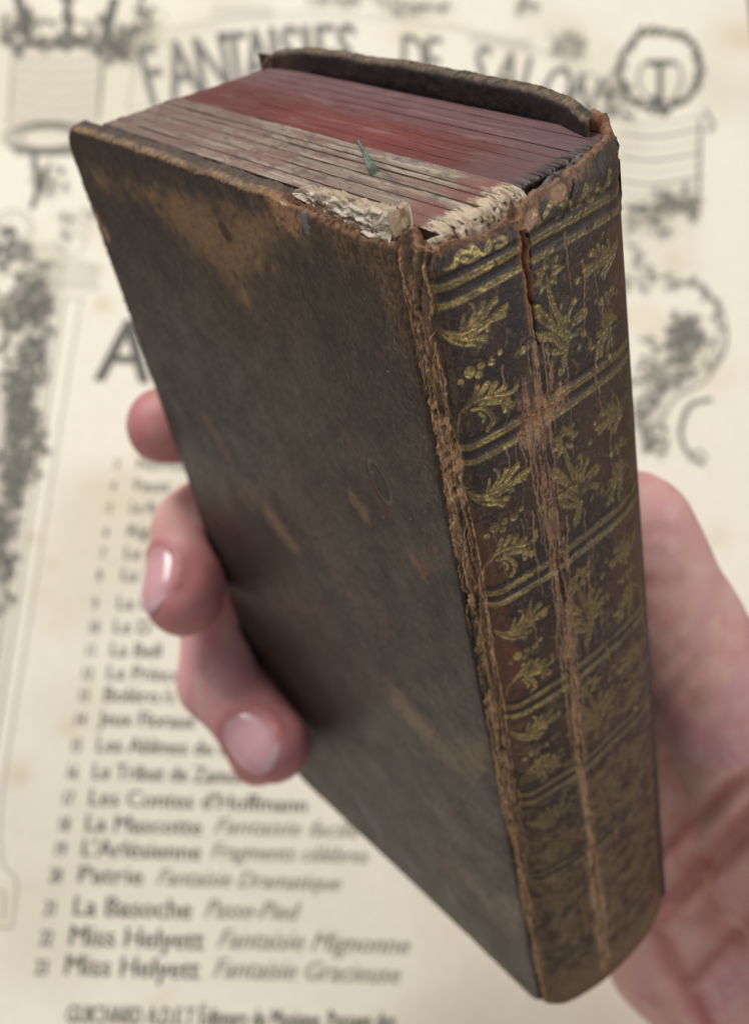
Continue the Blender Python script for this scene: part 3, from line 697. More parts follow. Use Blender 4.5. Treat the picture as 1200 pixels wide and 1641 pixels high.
for ci, (z0, hgt) in enumerate(comp):
    dz = 0 if ci == 0 else (1.0 if ci == 1 else -.3)
    k_ = hgt / 21.
    for mir in (False, True):
        jx = rng.uniform(-.3, .3); jz = rng.uniform(-.3, .3)
        for nm, (pts, w0, w1) in {**leafA, **{"B" + q: v for q, v in leafB.items()}}.items():
            pts = [(x, y * k_) for x, y in pts]
            P_ = both(pts, z0, mir, jz - (1.6 if mir else 0), jx)
            g(P_, w0, w1)
            if nm in ("main", "lobe", "low", "low2", "Bstem", "Be", "Bd", "Bsp", "l3"): e([(x + .05, y + .02) for x, y in P_[1:]] if len(P_) > 2 else P_, .045)
        for (c_, r_) in dots:
            P_ = both([(c_[0], c_[1] * k_)], z0, mir, jz - (1.6 if mir else 0), jx)[0]
            stroke(GOLD, ss, zv, [P_, (P_[0] + .01, P_[1])], r_, r_, .1)
            if r_ > .5: stroke(ENG, ss, zv, [(P_[0] + .3 * math.cos(t), P_[1] + .3 * math.sin(t)) for t in np.linspace(0, 6.28, 12)], .05, .05, .05)
    for (c_, q) in flower:
        c2 = (c_[0] + .25, z0 + c_[1] * k_); q2 = (q[0] + .25, z0 + q[1] * k_)
        mid = ((c2[0] + q2[0]) / 2, (c2[1] + q2[1]) / 2)
        stroke(GOLD, ss, zv, [(c2[0] * .75 + q2[0] * .25, c2[1] * .75 + q2[1] * .25), mid], .15, .62, .08); stroke(GOLD, ss, zv, [mid, q2], .62, .08, .08)
        stroke(ENG, ss, zv, [c2, ((mid[0] + q2[0]) / 2, (mid[1] + q2[1]) / 2)], .045, .03, .05)
    for (pts, w0, w1) in fstem:
        P_ = [(x + .2, z0 + y * k_) for x, y in pts]; g(P_, w0 * 1.25, w1 * 1.35); e(P_, .05)
    for (x_, y_, r_) in ((19.1, 7.6, .45), (25.2, 13.6, .5), (26.3, 15.6, .35), (15.2, 9.5, .45), (24.4, 5.2, .35)):
        stroke(GOLD, ss, zv, [(x_, z0 + y_ * k_), (x_ + .1, z0 + y_ * k_ + .1)], r_, r_, .1)
for q in ([(6.96, 1.28), (7.52, 1.13), (8.43, 1.22), (9.03, 2.15), (9.82, 2.43), (10.79, 1.92), (10.97, 1.13), (10.19, .99), (9.51, 1.39)], [(10.65, 2.97), (11.78, 1.24), (13.05, 2.86)],
          [(12.48, 1.37), (13.12, 2.25), (14.19, 2.52), (14.93, 1.78), (14.49, 1.1), (13.68, 1.44)], [(20.76, 1.37), (21.71, 2.0), (22.61, 2.21), (23.63, 1.62), (23.95, .72), (23.04, .51)],
          [(24.17, 2.44), (25.91, .14), (28.28, 1.53)], [(27.25, 0), (27.37, .87), (28.78, 1.16), (30.65, .49), (29.67, -.47), (28.38, .26)], [(31, .6), (32, -.4), (33.2, .1), (33.6, 1)], [(18.6, .8), (19.3, 2.2), (19.8, .9)]):
    g([(x, 146.2 + .75 + y * 1.05) for x, y in q], .3, .42)
for i in range(10):                                    # tail roll
    c_ = 5 + i * 3.3
    for q in ([(c_, 5), (c_ + .8, 7), (c_ + 2, 6.4), (c_ + 1.6, 5.4)], [(c_ + 4.5, 5), (c_ + 3.6, 7), (c_ + 2.6, 6.2)]): g([(x, y + 1.4 - .06 * x) for x, y in q], .35, .5); g([(x + 1, y - 1.6 - .06 * x) for x, y in q], .35, .5)
n1 = fbm(S / .35, Zz / .35, 3, 1); n2 = fbm(S / 1.6, Zz / 1.6, 4, 2); n3 = fbm(S / 7, Zz / 11, 4, 3); n4 = fbm(S / .9, Zz / 3.5, 4, 5)
vert = fbm(S / .32, Zz / 3.6, 4, 6); fib = fbm(S / .2, Zz / 1.5, 3, 8)
# gold is rubbed away in places
keep = sm(.31, .47, n2 + (n1 - .5) * .35 + .12 - .10 * sm(9, 26, S) + .05 * (1 - sm(0, 15, S)) - .14 * sm(70, 10, Zz) - .10 * (1 - sm(0, 2.2, np.hypot((S - 21) / 2.2, (Zz - 142) / 2))))
ghost = GOLD.copy(); GOLD = GOLD * keep * (1 - ENG * .85) * (.35 + .65 * sm(.34, .5, n1))
# ---- cracks
def wander(s0, z0, z1, amp, step=.6, seed=0):
    r_ = random.Random(seed); pts = []; s_ = s0; z_ = z0; dirn = -1 if z1 < z0 else 1
    while (z_ - z1) * dirn < 0:
        pts.append((s_, z_)); s_ += r_.uniform(-amp, amp) + (s0 - s_) * .05; z_ += dirn * step * r_.uniform(.7, 1.3)
    return pts
mid_line = smooth_line([(17.4, 150.2), (17.3, 147), (17.1, 141), (16.7, 134), (15.6, 128), (16.2, 122), (16.9, 116), (17.0, 104), (17.1, 90), (16.9, 64), (17.3, 32), (17.5, 6)], 8)
ml = np.array(mid_line)[::-1]; msx = np.interp(Zz, ml[:, 1], ml[:, 0]); dm = S - msx
wid = np.interp(Zz, [0, 20, 40, 60, 90, 105, 118, 122, 126, 133, 138, 146, 150], [1.5, 1.7, 1.5, 1.6, 1.5, 1.4, 1.4, 2.4, 2.6, 1.4, .9, 1.2, 1.6])
band = 1 - sm(.55, 1.15, np.abs(dm + (n4 - .5) * 2.2) / wid + (vert - .5) * 1.1)
TAN = band * sm(.45, .60, vert * .7 + n1 * .3 + .06 + .05 * (1 - sm(60, 100, Zz)) + .05 * sm(119, 123, Zz) * (1 - sm(127, 130, Zz)))
patch = 1 - sm(-.5, .8, poly_sd(S, Zz, [(13.2, 123.6), (16, 127), (18.5, 125.8), (20.4, 127.8), (20.8, 124.6), (17.5, 123.2), (15, 121.4)]) + (n1 - .5) * 2.4 + (n2 - .5) * 3)
TAN *= 1 - .75 * sm(.50, .60, fbm(S / .38 + 9, Zz / 9, 3, 2)) * (1 - patch)
for q in range(16):
    z_ = rng.uniform(20, 138); off = rng.uniform(-1.5, 1.6); stroke(CR, ss, zv, wander(np.interp(z_, ml[:, 1], ml[:, 0]) + off, z_, z_ - rng.uniform(14, 34), .16, .6, 700 + q), .14, .08, .08)
TAN = np.maximum(TAN, patch)
slit = np.zeros(S.shape)
sl = [(17.3, 149), (17.5, 146.5), (17.1, 144.6), (17.35, 142.4), (17.25, 140.6), (17.6, 138.5), (17.5, 136), (17.7, 134)]
stroke(slit, ss, zv, smooth_line(sl, 5), .42, .10, .12); stroke(slit, ss, zv, smooth_line([(18.1, 148), (18.2, 145.6), (17.9, 143.5)], 5), .12, .06, .1)
for q in range(9):
    z_ = rng.uniform(15, 125); stroke(slit, ss, zv, wander(np.interp(z_, ml[:, 1], ml[:, 0]) + rng.uniform(-.5, .5), z_, z_ - rng.uniform(4, 12), .12, .5, q), .10, .05, .08, amp=.8)
# fine wandering cracks
for q in range(46):
    s_ = rng.choice([rng.uniform(6, 15), rng.uniform(18, 36), rng.uniform(18, 24)]); z_ = rng.uniform(12, 146); ln = rng.uniform(3, 16)
    stroke(CR, ss, zv, wander(s_, z_, z_ - ln, .22, .55, 100 + q), rng.uniform(.05, .14), .03, .07, amp=rng.uniform(.5, 1))
for (s_, z0_, z1_) in ((13.6, 124, 118), (14.4, 123, 106), (15.2, 120, 103), (19.4, 131, 126), (18.8, 133, 124), (11, 123.5, 118), (12.2, 134, 126), (28, 128, 117), (29.5, 117, 108), (24, 145, 138), (26.5, 140, 130), (13.8, 112, 98), (19.2, 108, 96), (30, 134, 127), (22.5, 98, 82), (11.5, 98, 88)):
    stroke(CR, ss, zv, wander(s_, z0_, z1_, .2, .5, int(s_ * 100)), .16, .05, .08)
# ---- front hinge: torn vertical fibres
hz = np.interp(Zz, [0, 30, 60, 90, 110, 118, 128, 140, 150], [3.2, 3.3, 3.5, 3.8, 4.2, 4.8, 4.8, 5.0, 5.2])
hin = (1 - sm(.75, 1.15, S / hz + (n4 - .5) * .5)) 
gap = hin * sm(.46, .58, fbm(S / .55 + 3, Zz / 6.5, 4, 10))
fibr = hin * sm(.50, .60, ridge(S / 1.25 + (fbm(S / 3, Zz / 6, 3, 3) - .5) * 3.0, Zz / 22, 2, 11) * .62 + fib * .35)
FT = np.zeros(S.shape)
for q in range(44):
    s_ = rng.uniform(.2, 4.8); z_ = rng.uniform(20, 150); stroke(FT, ss, zv, wander(s_ * (.8 if z_ < 70 else 1), z_, z_ - rng.uniform(12, 45), .17, .6, 300 + q), rng.uniform(.06, .15), .05, .08)
main = smooth_line([(.6, 149), (.8, 146), (1.9, 141), (2.2, 134), (2.5, 128), (2.2, 122), (1.8, 115), (2.1, 106), (2.2, 95), (2.3, 85), (2.4, 77), (2.0, 60), (1.8, 45), (2.2, 30), (1.9, 12), (1.6, 0)], 8)
main = [(x + .25 * math.sin(z * 1.7) * rng.random(), z) for x, z in main]
stroke(FT, ss, zv, main, .14, .30, .14)
side = smooth_line([(4.3, 149), (4.6, 144), (3.7, 140), (4.6, 134), (3.6, 127), (4.4, 121), (5.0, 112), (5.0, 103), (4.6, 96), (4.2, 88)], 8)
stroke(FT, ss, zv, [(x + .2 * rng.random(), z) for x, z in side], .14, .12, .1)
net = (1 - sm(.8, 1.2, np.hypot((S - 2.8) / 2.3, (Zz - 122.5) / 7.5) + (n2 - .5) * .8))
FT = np.maximum(FT, net * sm(.46, .56, ridge(S / .8, Zz / 1.3, 2, 13)))
net2 = (1 - sm(.8, 1.2, np.hypot((S - 2.0) / 1.9, (Zz - 64) / 7) + (n2 - .5) * .8)); FT = np.maximum(FT, net2 * .8 * sm(.4, .6, n1))
FT = FT * sm(.32, .46, fib + .05)
# colours
Cs = np.zeros(S.shape + (3,)) + srgb(48, 37, 33)
Cs = mix(Cs, srgb(38, 32, 32), sm(.45, .62, n3) * .8); Cs = mix(Cs, srgb(68, 46, 36), sm(.5, .68, fbm(S / 5 + 7, Zz / 7, 4, 9)) * .7)
Cs = mix(Cs, srgb(30, 25, 26), sm(.5, .66, n2) * .6); Cs = mix(Cs, srgb(104, 82, 60), sm(.56, .68, n1 * .6 + n2 * .4) * .5)
Cs = mix(Cs, srgb(150, 118, 86), hin * sm(.55, .64, n1 * .5 + fib * .5) * .6)
craze = sm(.90, .97, ridge(S / 2.2 + n2 * 1.6, Zz / 4.5 + n2, 2, 12)) * sm(.4, .6, n3); Cs = mix(Cs, srgb(126, 98, 72), craze * .5)
rb = (1 - sm(.6, 1.2, np.hypot((S - 5.5) / 2.8, (Zz - 94) / 26) + (n2 - .5))); rb2 = (1 - sm(.6, 1.2, np.hypot((S - 6.5) / 3.5, (Zz - 88) / 5) + (n2 - .5)))
Cs = mix(Cs, srgb(98, 58, 38), np.clip(rb * .6 + rb2 * .7, 0, 1) * (.6 + .8 * (n1 - .2)))
left = (1 - sm(5.2, 8.5, S + (n2 - .5) * 5)) * sm(1, 3, S)
Cs = mix(Cs, srgb(100, 78, 56), left * (.08 + .6 * sm(.48, .62, vert * .6 + n1 * .4)))
Cs = mix(Cs, srgb(42, 31, 26), hin * .75)
low = 1 - sm(60, 95, Zz); Cs = mix(Cs, srgb(34, 27, 25), low * sm(.5, .62, fbm(S / 2.2, Zz / 3, 3, 13)) * .85); Cs = mix(Cs, srgb(108, 90, 68), low * sm(.52, .64, fbm(S / 1.8 + 5, Zz / 1.3, 3, 10)) * .55)
tailwear = 1 - sm(20, 75, Zz + (n3 - .5) * 40); Cs = mix(Cs, srgb(104, 84, 64), tailwear * (.14 + .5 * sm(.45, .62, n2)))
Cs = mix(Cs, srgb(112, 90, 66), (1 - sm(2, 9, Zz + (n2 - .5) * 6)) * .5)
Cs = mix(Cs, srgb(36, 30, 29), FILL * .75)
Cs = mix(Cs, srgb(92, 78, 50), ghost * .28)
right = sm(26, 36, S); Cs = mix(Cs, srgb(84, 66, 54), right * sm(.5, .65, n2) * .4)
Cg = np.zeros(S.shape + (3,)) + srgb(206, 184, 116)
Cg = mix(Cg, srgb(126, 112, 82), sm(.4, .6, n2 * .5 + n1 * .5))
Cg = mix(Cg, srgb(134, 122, 84), sm(8, 24, S) * .75)
Cg = mix(Cg, srgb(126, 112, 82), 1 - sm(35, 85, Zz))
GOLD = GOLD * (.55 + .45 * sm(20, 80, Zz))
Cs = Cs * (1 - GOLD[..., None]) + Cg * GOLD[..., None]
Cs = mix(Cs, srgb(166, 130, 98), np.clip(CR * (.5 + .6 * (n1 - .3)), 0, 1))
tan_c = np.zeros(S.shape + (3,)) + srgb(164, 130, 100); tan_c = mix(tan_c, srgb(154, 112, 80), sm(.45, .65, n2)); tan_c = mix(tan_c, srgb(112, 84, 64), sm(.5, .7, vert))
tan_c = mix(tan_c, srgb(160, 128, 96), 1 - sm(60, 100, Zz))
t_ = np.clip(TAN * .85, 0, 1)[..., None]; Cs = Cs * (1 - t_) + tan_c * t_
Cs = mix(Cs, srgb(146, 98, 66), (1 - sm(.3, .9, np.abs(dm))) * sm(134, 142, Zz) * .8)
Cs = mix(Cs, srgb(30, 19, 14), gap * .92)
Cs = mix(Cs, srgb(150, 118, 86), fibr * .45); Cs = mix(Cs, srgb(204, 166, 126), np.clip(FT, 0, 1) * (.95 - .6 * sm(.45, .6, fbm(S / .25, Zz / .5, 3, 5))))
Cs = mix(Cs, srgb(92, 50, 28), slit * .4); 
# head edge: raw torn leather
zed = 150.3 + .5 * np.sin(S * .9) * (S < 16) + (fbm(S / 1.6, 0 * S, 3, 4) - .5) * 1.3 + .9 * sm(17.5, 19.5, S) + .5 * sm(33, 40, S) - .8 * (1 - sm(.5, 4, np.abs(S - 16.6))) + .5 * (1 - sm(1, 4, S)) - .3 * sm(5, 9, S) * (1 - sm(13, 16, S))
# zv 148.. stretches so that the top 1/?? of rows reach the edge
u = (Zz - zv[0]) / (151 - zv[0]); fold = sm(.982, 1, u); 
zz_ = Zz + (zed - 151) * sm(146.8, 151, Zz)
raw = sm(-1.0, -.3, Zz - 151 + (n2 - .5) * 2.6 + (n1 - .5) * .8 + .8 * sm(17, 20, S) * (1 - sm(26, 30, S)))
Cs = mix(Cs, srgb(150, 116, 86), raw * (.6 + .5 * (n1 - .3))); Cs = mix(Cs, srgb(78, 56, 42), raw * sm(.52, .66, n2) * .7)
pk = 1 - sm(.7, 1.1, np.hypot((S - 18.6) / 1.5, (Zz - 149.2) / 1.1) + (n1 - .5) * .5); pk2 = 1 - sm(.7, 1.1, np.hypot((S - 23.6) / 1.4, (Zz - 149.8) / 1.0) + (n1 - .5) * .5)
Cs = mix(Cs, srgb(164, 130, 104), np.clip(pk + pk2, 0, 1) * .85)
Hs = (n1 - .5) * .11 + (n2 - .5) * .08 + (n3 - .5) * .35 + .5 * (fbm(S / 9, Zz / 30, 2, 14) - .5)
Hs += -.22 * FILL - .12 * ghost + .05 * GOLD - .05 * ENG + (band * (vert - .5) * .55) - slit * .9 + TAN * (n1 - .4) * .28
Hs += -gap * .5 + FT * .2 + fibr * .1 - CR * .1 + hin * ((fib - .5) * .3 + (n1 - .5) * .22) + raw * ((n1 - .5) * .4 + .02) + (pk + pk2) * .22
stroke(slit, ss, zv, [(26.5, 149.8), (24.8, 148.3), (24.0, 147.0), (22.6, 146.6)], .14, .05, .1)
Hs -= slit * .5
Hs *= 1 - .6 * sm(40, 44, S) 
zz_ = zz_ + 2.4 * sm(2.5, 9, S) * (1 - .4 * sm(26, 34, S)) * (1 - sm(0, 8, Zz))
wz = np.clip(zz_ / 150, 0, 1)
cx_ = ch[None, :, 0] * wz + ct[None, :, 0] * (1 - wz); cy_ = ch[None, :, 1] * wz + ct[None, :, 1] * (1 - wz)
tx, ty = np.gradient(ch[:, 0]), np.gradient(ch[:, 1]); tl = np.hypot(tx, ty); nxs, nys = ty / tl, -tx / tl
# sunken a little at the double fillets and swelling near the head band
Hs += -.35 * fold * 2
Vs = np.stack([cx_ + nxs[None] * Hs, cy_ + nys[None] * Hs, zz_], -1)
rows_in = []
Xin, Cin = [], []
for dz_, dn in ((-.15, -.75), (-.9, -1.0), (-3, -1.05), (-9, -1.1)):
    rows_in.append(np.stack([Vs[-1, :, 0] + nxs * dn, Vs[-1, :, 1] + nys * dn, Vs[-1, :, 2] + dz_], -1)); Cin.append(mix(np.zeros((NS, 3)) + srgb(150, 96, 58), srgb(70, 44, 30), n2[-1]))
Vall = np.concatenate([Vs, np.array(rows_in)], 0); Call = np.concatenate([Cs, np.array(Cin)], 0)
rgh = .44 + (n2 - .5) * .3 + .25 * TAN + .25 * FT + .2 * raw - .2 * GOLD - .1 * right
met = GOLD * .8
Aall = np.concatenate([np.stack([np.clip(rgh, .28, .95), met, 0 * met], -1), np.zeros((4, NS, 3)) + [.85, 0, 0]], 0)
mesh_obj("spine", Vall.reshape(-1, 3), grid_faces(NZ + 4, NS), M_leather, book, Call.reshape(-1, 3), Aall.reshape(-1, 3))
# tail closing piece of the spine leather
tc_ = [(float(cx), float(cy), -1.2) for cx, cy in ct[::8]]
mesh_obj("tailcap", tc_ + [(x - 3.2 * 1, min(max(y, 2), 33), 1.5) for x, y, z in tc_], grid_faces(2, len(tc_), True), M_leather, book,
         np.zeros((2 * len(tc_), 3)) + srgb(104, 80, 56), np.zeros((2 * len(tc_), 3)) + [.8, 0, 0])

# ---------- exposed folded paper / pasteboard at the head of the front board
def slab(name, outline, thick, mat, parent, axis, seed, rough=.25, n=26):
    pass
M_white = tint_material("torn_paper", 3000, .5, .00015, .18, spec=.25)
def patch_mesh(name, fn, nu, nv, colfn, amp, seed, label=None, an=(9, 9)):
    U, Vv = np.meshgrid(np.linspace(0, 1, nu), np.linspace(0, 1, nv))
    P, Nn = fn(U, Vv); h = (fbm(U * nu / an[0], Vv * nv / an[1], 4, seed) - .5) * amp + (ridge(U * nu / an[0] * .6, Vv * nv / an[1] * .5, 3, seed + 1) - .6) * amp * .8
    m_ = np.minimum(np.minimum(U, 1 - U), np.minimum(Vv, 1 - Vv)); h *= 1
    P = P + Nn * h[..., None]
    C = colfn(U, Vv, fbm(U * nu / an[0], Vv * nv / an[1], 4, seed + 2), fbm(U * nu / an[0] * 2.5, Vv * nv / an[1] * 2, 3, seed + 3))
    A = np.zeros(C.shape); A[..., 0] = .8
    o_ = mesh_obj(name, P.reshape(-1, 3), grid_faces(nv, nu), M_white, book, C.reshape(-1, 3), A.reshape(-1, 3))
    if label: tag(o_, label)
    return o_
# block of folded paper: x 63.5..77.5, y .5..4, head z ~150.3; front face torn white, end face beige
def fold_fn(U, V_):
    # U along x, V wraps: front face (low z -> head), across the head to the pages
    x = 57.0 + 20.8 * U; zl = np.interp(U, [0, .25, .6, 1], [149.9, 149.3, 149.0, 149.2]); zh = np.interp(U, [0, .15, .4, .7, 1], [150.2, 150.9, 151.3, 151.6, 152.6]) + (fbm(U * 16, U * 0, 4, 4) - .5) * 1.7 * sm(0, .2, U) * (1 - sm(.85, 1, U) * .7)
    v1 = np.clip(V_ / .55, 0, 1); v2 = np.clip((V_ - .55) / .45, 0, 1)
    y = np.interp(U, [0, .5, 1], [2.2, 1.2, .6]) + (.9 - .4 * U) * v1 ** 2 + v2 * np.interp(U, [0, 1], [1.4, 2.6]); z = zl + (zh - zl) * v1 - v2 * .25
    P = np.stack([x, y, z], -1); nn = np.stack([0 * x, -(1 - sm(.45, .65, V_)), sm(.45, .65, V_)], -1)
    return P, nn
def fold_col(U, V_, a1, a2):
    C = np.zeros(U.shape + (3,)) + srgb(206, 196, 180)
    C = mix(C, srgb(128, 112, 96), sm(.42, .6, a1)); C = mix(C, srgb(92, 76, 64), sm(.6, .7, a2) * .6); C = mix(C, srgb(176, 158, 134), sm(.5, .7, V_) * .8)
    C = mix(C, srgb(60, 50, 46), (1 - sm(.05, .13, np.hypot((U - .55) * 1.4, V_ - .8))) * .8)
    return C
patch_mesh("torn_pasteboard", fold_fn, 120, 50, fold_col, .9, 3, "torn whitish paper exposed at the head of the front cover", (12, 5))
def end_fn(U, V_):
    y = .7 + 3.0 * U; z = 147.5 + (152.6 - .2 * U - 147.5) * V_; x = 77.9 + .25 * np.sin(U * 3) + 0 * V_
    return np.stack([x, y, z], -1), np.stack([1 + 0 * x, 0 * x, 0 * x], -1)
patch_mesh("folded_paper_end", end_fn, 30, 36, lambda U, V_, a1, a2: mix(mix(np.zeros(U.shape + (3,)) + srgb(190, 170, 142), srgb(140, 118, 94), sm(.45, .65, a1)), srgb(220, 208, 188), sm(.8, 1, U)), .35, 6, "squared end of a folded strip of paper")
# ragged white paper folds below the pages at the spine head
def rag_fn(U, V_):
    y = 1.0 + 14.5 * U; x = np.interp(y, [0, 2, 4, 9, 15.5], [80.0, 82.2, 83.4, 84.0, 83.8]); z = 145.6 + (149.7 - 145.6) * V_ + .5 * U
    x = x - .9 * V_ ** 3
    return np.stack([x, y, z], -1), np.stack([1 + 0 * x, 0 * x, 0 * x], -1)
def rag_col(U, V_, a1, a2):
    C = np.zeros(U.shape + (3,)) + srgb(214, 200, 178)
    C = mix(C, srgb(160, 136, 108), sm(.48, .62, a1) * .8); C = mix(C, srgb(70, 52, 42), sm(.60, .68, a2) * .9); C = mix(C, srgb(112, 76, 50), (1 - sm(.2, .5, V_)) * .7)
    return C
patch_mesh("torn_spine_lining", rag_fn, 170, 60, rag_col, 1.0, 8, "crumpled pale paper lining at the spine head", (9, 17))
# sewn headband remains: dark cord twists between red pages and leather
hb_c = []
Vh, Fh = [], []
def tube(V, F, pts, r, n=7, twist=0):
    pts = np.array(pts, float); T = np.gradient(pts, axis=0); T /= np.linalg.norm(T, axis=1)[:, None]
    up = np.array([0, 0, 1.]); 
    b = len(V)
    for i, (p_, t_) in enumerate(zip(pts, T)):
        a_ = np.cross(t_, up); 
        if np.linalg.norm(a_) < .1: a_ = np.cross(t_, [0, 1, 0])
        a_ /= np.linalg.norm(a_); c_ = np.cross(a_, t_)
        rr = r * (1 if not callable(r) else 1)
        for k_ in range(n):
            th = 2 * math.pi * k_ / n; V.append(p_ + rr * (a_ * math.cos(th) + c_ * math.sin(th)))
    for i in range(len(pts) - 1):
        for k_ in range(n):
            F.append((b + i * n + k_, b + i * n + (k_ + 1) % n, b + (i + 1) * n + (k_ + 1) % n, b + (i + 1) * n + k_))
    F.append(tuple(b + k_ for k_ in range(n))[::-1]); F.append(tuple(b + (len(pts) - 1) * n + k_ for k_ in range(n)))
yy = np.linspace(16.8, 30.5, 130)
for s_ in range(3):
    ph = s_ * 2.09
    tube(Vh, Fh, [(83.0 - (y_ - 17) * .12 + .42 * math.cos(y_ * 4.2 + ph), y_, 148.9 + .05 * (y_ - 17) + .42 * math.sin(y_ * 4.2 + ph) + .25 * math.sin(y_ * 1.3)) for y_ in yy], .42)
mesh_obj("headband", Vh, Fh, plain_material("soiled_thread", tuple(srgb(52, 46, 45)), tuple(srgb(110, 102, 98)), 1500, .85, .6, .0003), book)
# stray fibres of the hinge
M_fib = plain_material("leather_fibre", tuple(srgb(150, 112, 76)), tuple(srgb(186, 146, 104)), 900, .85)
Vf, Ff = [], []
for q in range(60):
    z0_ = rng.uniform(25, 149); s_ = rng.uniform(.2, 4.6) * (1 if z0_ > 80 else .6); ln = rng.uniform(1, 5)
    pts = []
    for t in np.linspace(0, 1, 7):
        sv = s_ + .5 * math.sin(t * 3 + q) ; zq = z0_ - ln * t
        x_ = np.interp(sv, ss, ch[:, 0]) * (zq / 150) + np.interp(sv, ss, ct[:, 0]) * (1 - zq / 150); y_ = np.interp(sv, ss, ch[:, 1]) * (zq / 150) + np.interp(sv, ss, ct[:, 1]) * (1 - zq / 150)
        hgt = .2 + .35 * math.sin(t * 3.14)
        pts.append((x_ + hgt * .5, y_ - hgt * .8, zq))
    tube(Vf, Ff, pts, rng.uniform(.03, .07), 4)
tag(mesh_obj("hinge_fibre", Vf, Ff, M_fib, book), kind="stuff")

# ---------- little dried leaf sliver between the pages
def to_world(p): return BL + BW @ np.array(p, float)
Vl = []; NL = 14
for i in range(NL + 1):
    t = i / NL; wd = .7 * math.sin(min(1, t * 1.2 + .25) * 2.6) * (1 - .55 * t) + .05
    c_ = np.array([62.4 - 4.6 * t, 11.0 + 1.2 * t, 149.1 + 3.9 * t + .4 * math.sin(t * 3)])
    for (o1, o2) in ((-wd, 0), (-wd * .4, .12), (0, .02), (wd * .4, .12), (wd, 0)):
        Vl.append(to_world(c_ + np.array([o1 * .60, o1 * .72 - o2, -o1 * .1])))
    for (o1, o2) in ((wd, -.1), (-wd, -.1)):
        Vl.append(to_world(c_ + np.array([o1 * .60, o1 * .72 + .12, -o1 * .1 - .05])))
lf = mesh_obj("leaf_sliver", Vl, grid_faces(NL + 1, 7, False, 0, True), plain_material("dry_leaf", tuple(srgb(74, 88, 78)), tuple(srgb(122, 134, 118)), 1200, .7, .5), None)
tag(lf, "grey green sliver of dried leaf sticking out between the page heads", "leaf")

# ------------------------------------------------------------------ the hand (same frame as the book, mm)
def H(*a): return [np.array(q, float) for q in a]
chains = {
 'index': (H((24, 54, 76), (2, 47, 82), (-7, 32, 84), (-9, 14, 85), (-13.2, 3, 88)), [10.5, 8.6, 8.2, 7.8, 7.3]),
 'middle': (H((26, 56, 58), (2, 47, 68), (-15, 22, 66), (-11.5, 1, 64), (-2, -9.5, 58.5)), [11, 9, 8.6, 8.6, 7.9]),
 'ring': (H((30, 56, 40), (4, 47, 46), (-15, 20, 43), (-11, -1, 39), (-2, -9, 34), (15.2, -8.6, 27)), [10.5, 8.8, 8.4, 8.4, 8.2, 7.6]),
 'pinky': (H((36, 56, 22), (14, 46, 24), (-10, 30, 18), (-15, 8, 15), (-12, -4, 13), (-.5, -7, 9)), [9.5, 7.6, 7.2, 7.2, 7.0, 6.4]),
 'thumb': (H((64, 47.5, 71), (70, 51.5, 50), (77.5, 58, 24), (93, 64, -8), (104, 74, -40)), [11.2, 11.2, 13.5, 22, 24]),
 'palm1': (H((28, 60, 72), (54, 74, 10), (92, 82, -50)), [11, 14, 22]),
 'palm2': (H((30, 62, 54), (60, 72, 0), (88, 76, -50)), [11, 15, 21]),
 'palm3': (H((34, 62, 36), (62, 66, -10), (80, 66, -52)), [11, 16, 20]),
 'palm4': (H((40, 60, 20), (56, 60, -14), (70, 56, -46), (96, 70, -80)), [10, 13, 16, 22]),
 'heel': (H((50, 58, 4), (55, 52, -28), (69, 48, -52), (100, 62, -84)), [12, 13.5, 16.5, 22]),
 'wrist': (H((98, 76, -50), (130, 96, -110), (165, 118, -180)), [25, 27, 32]),
}
def capsule(P, a, b, ra, rb):
    ab = b - a; t = np.clip(((P - a) @ ab) / (ab @ ab), 0, 1)
    return np.linalg.norm(P - a - t[..., None] * ab, axis=-1) - (ra + (rb - ra) * t)
def smin(a, b, k):
    h = np.clip(.5 + .5 * (b - a) / k, 0, 1); return b * (1 - h) + a * h - k * h * (1 - h)
def chain_sd(P, c):
    pts, rs = c; d = None
    for i in range(len(pts) - 1):
        q = capsule(P, pts[i].astype(np.float32), pts[i + 1].astype(np.float32), rs[i], rs[i + 1])
        d = q if d is None else smin(d, q, 2.0)
    return d
creases = [  # thumb and palm folds: (points, depth, width)
 (H((58, 38, 62), (70, 38, 66), (80, 44, 68)), .5, 1.0), (H((60, 38, 54), (74, 39, 56), (84, 46, 56)), .8, 1.1), (H((62, 38, 51), (76, 40, 52)), .4, .9),
]
def hand_sd(P):
    P = P.astype(np.float32); d = None
    for nme in ('palm1', 'palm2', 'palm3', 'palm4', 'wrist'):
        q = chain_sd(P, chains[nme]); d = q if d is None else smin(d, q, 9)
    q = chain_sd(P, chains['heel']); d = smin(d, q, 3)
    q = chain_sd(P, chains['thumb']); d = smin(d, q, 4)
    fg = None
    for nme in ('index', 'middle', 'ring', 'pinky'):
        q = chain_sd(P, chains[nme]); fg = q if fg is None else smin(fg, q, .7)
    d = smin(d, fg, 5)
    # flesh presses flat against the book
    c = np.array([41.5, 17.6, 73.], np.float32); h_ = np.array([45.2, 17.9, 77.5], np.float32)
    qd = np.abs(P - c) - h_; bx = np.linalg.norm(np.maximum(qd, 0), axis=-1) + np.minimum(qd.max(-1), 0) - .1
    d = -smin(-d, bx, 1.2)
    return d
lo = np.array([-32, -26, -140.]); hi = np.array([150, 112, 104.]); st = 1.15
ax_ = [np.arange(lo[i], hi[i], st) for i in range(3)]
n_ = [len(q) for q in ax_]
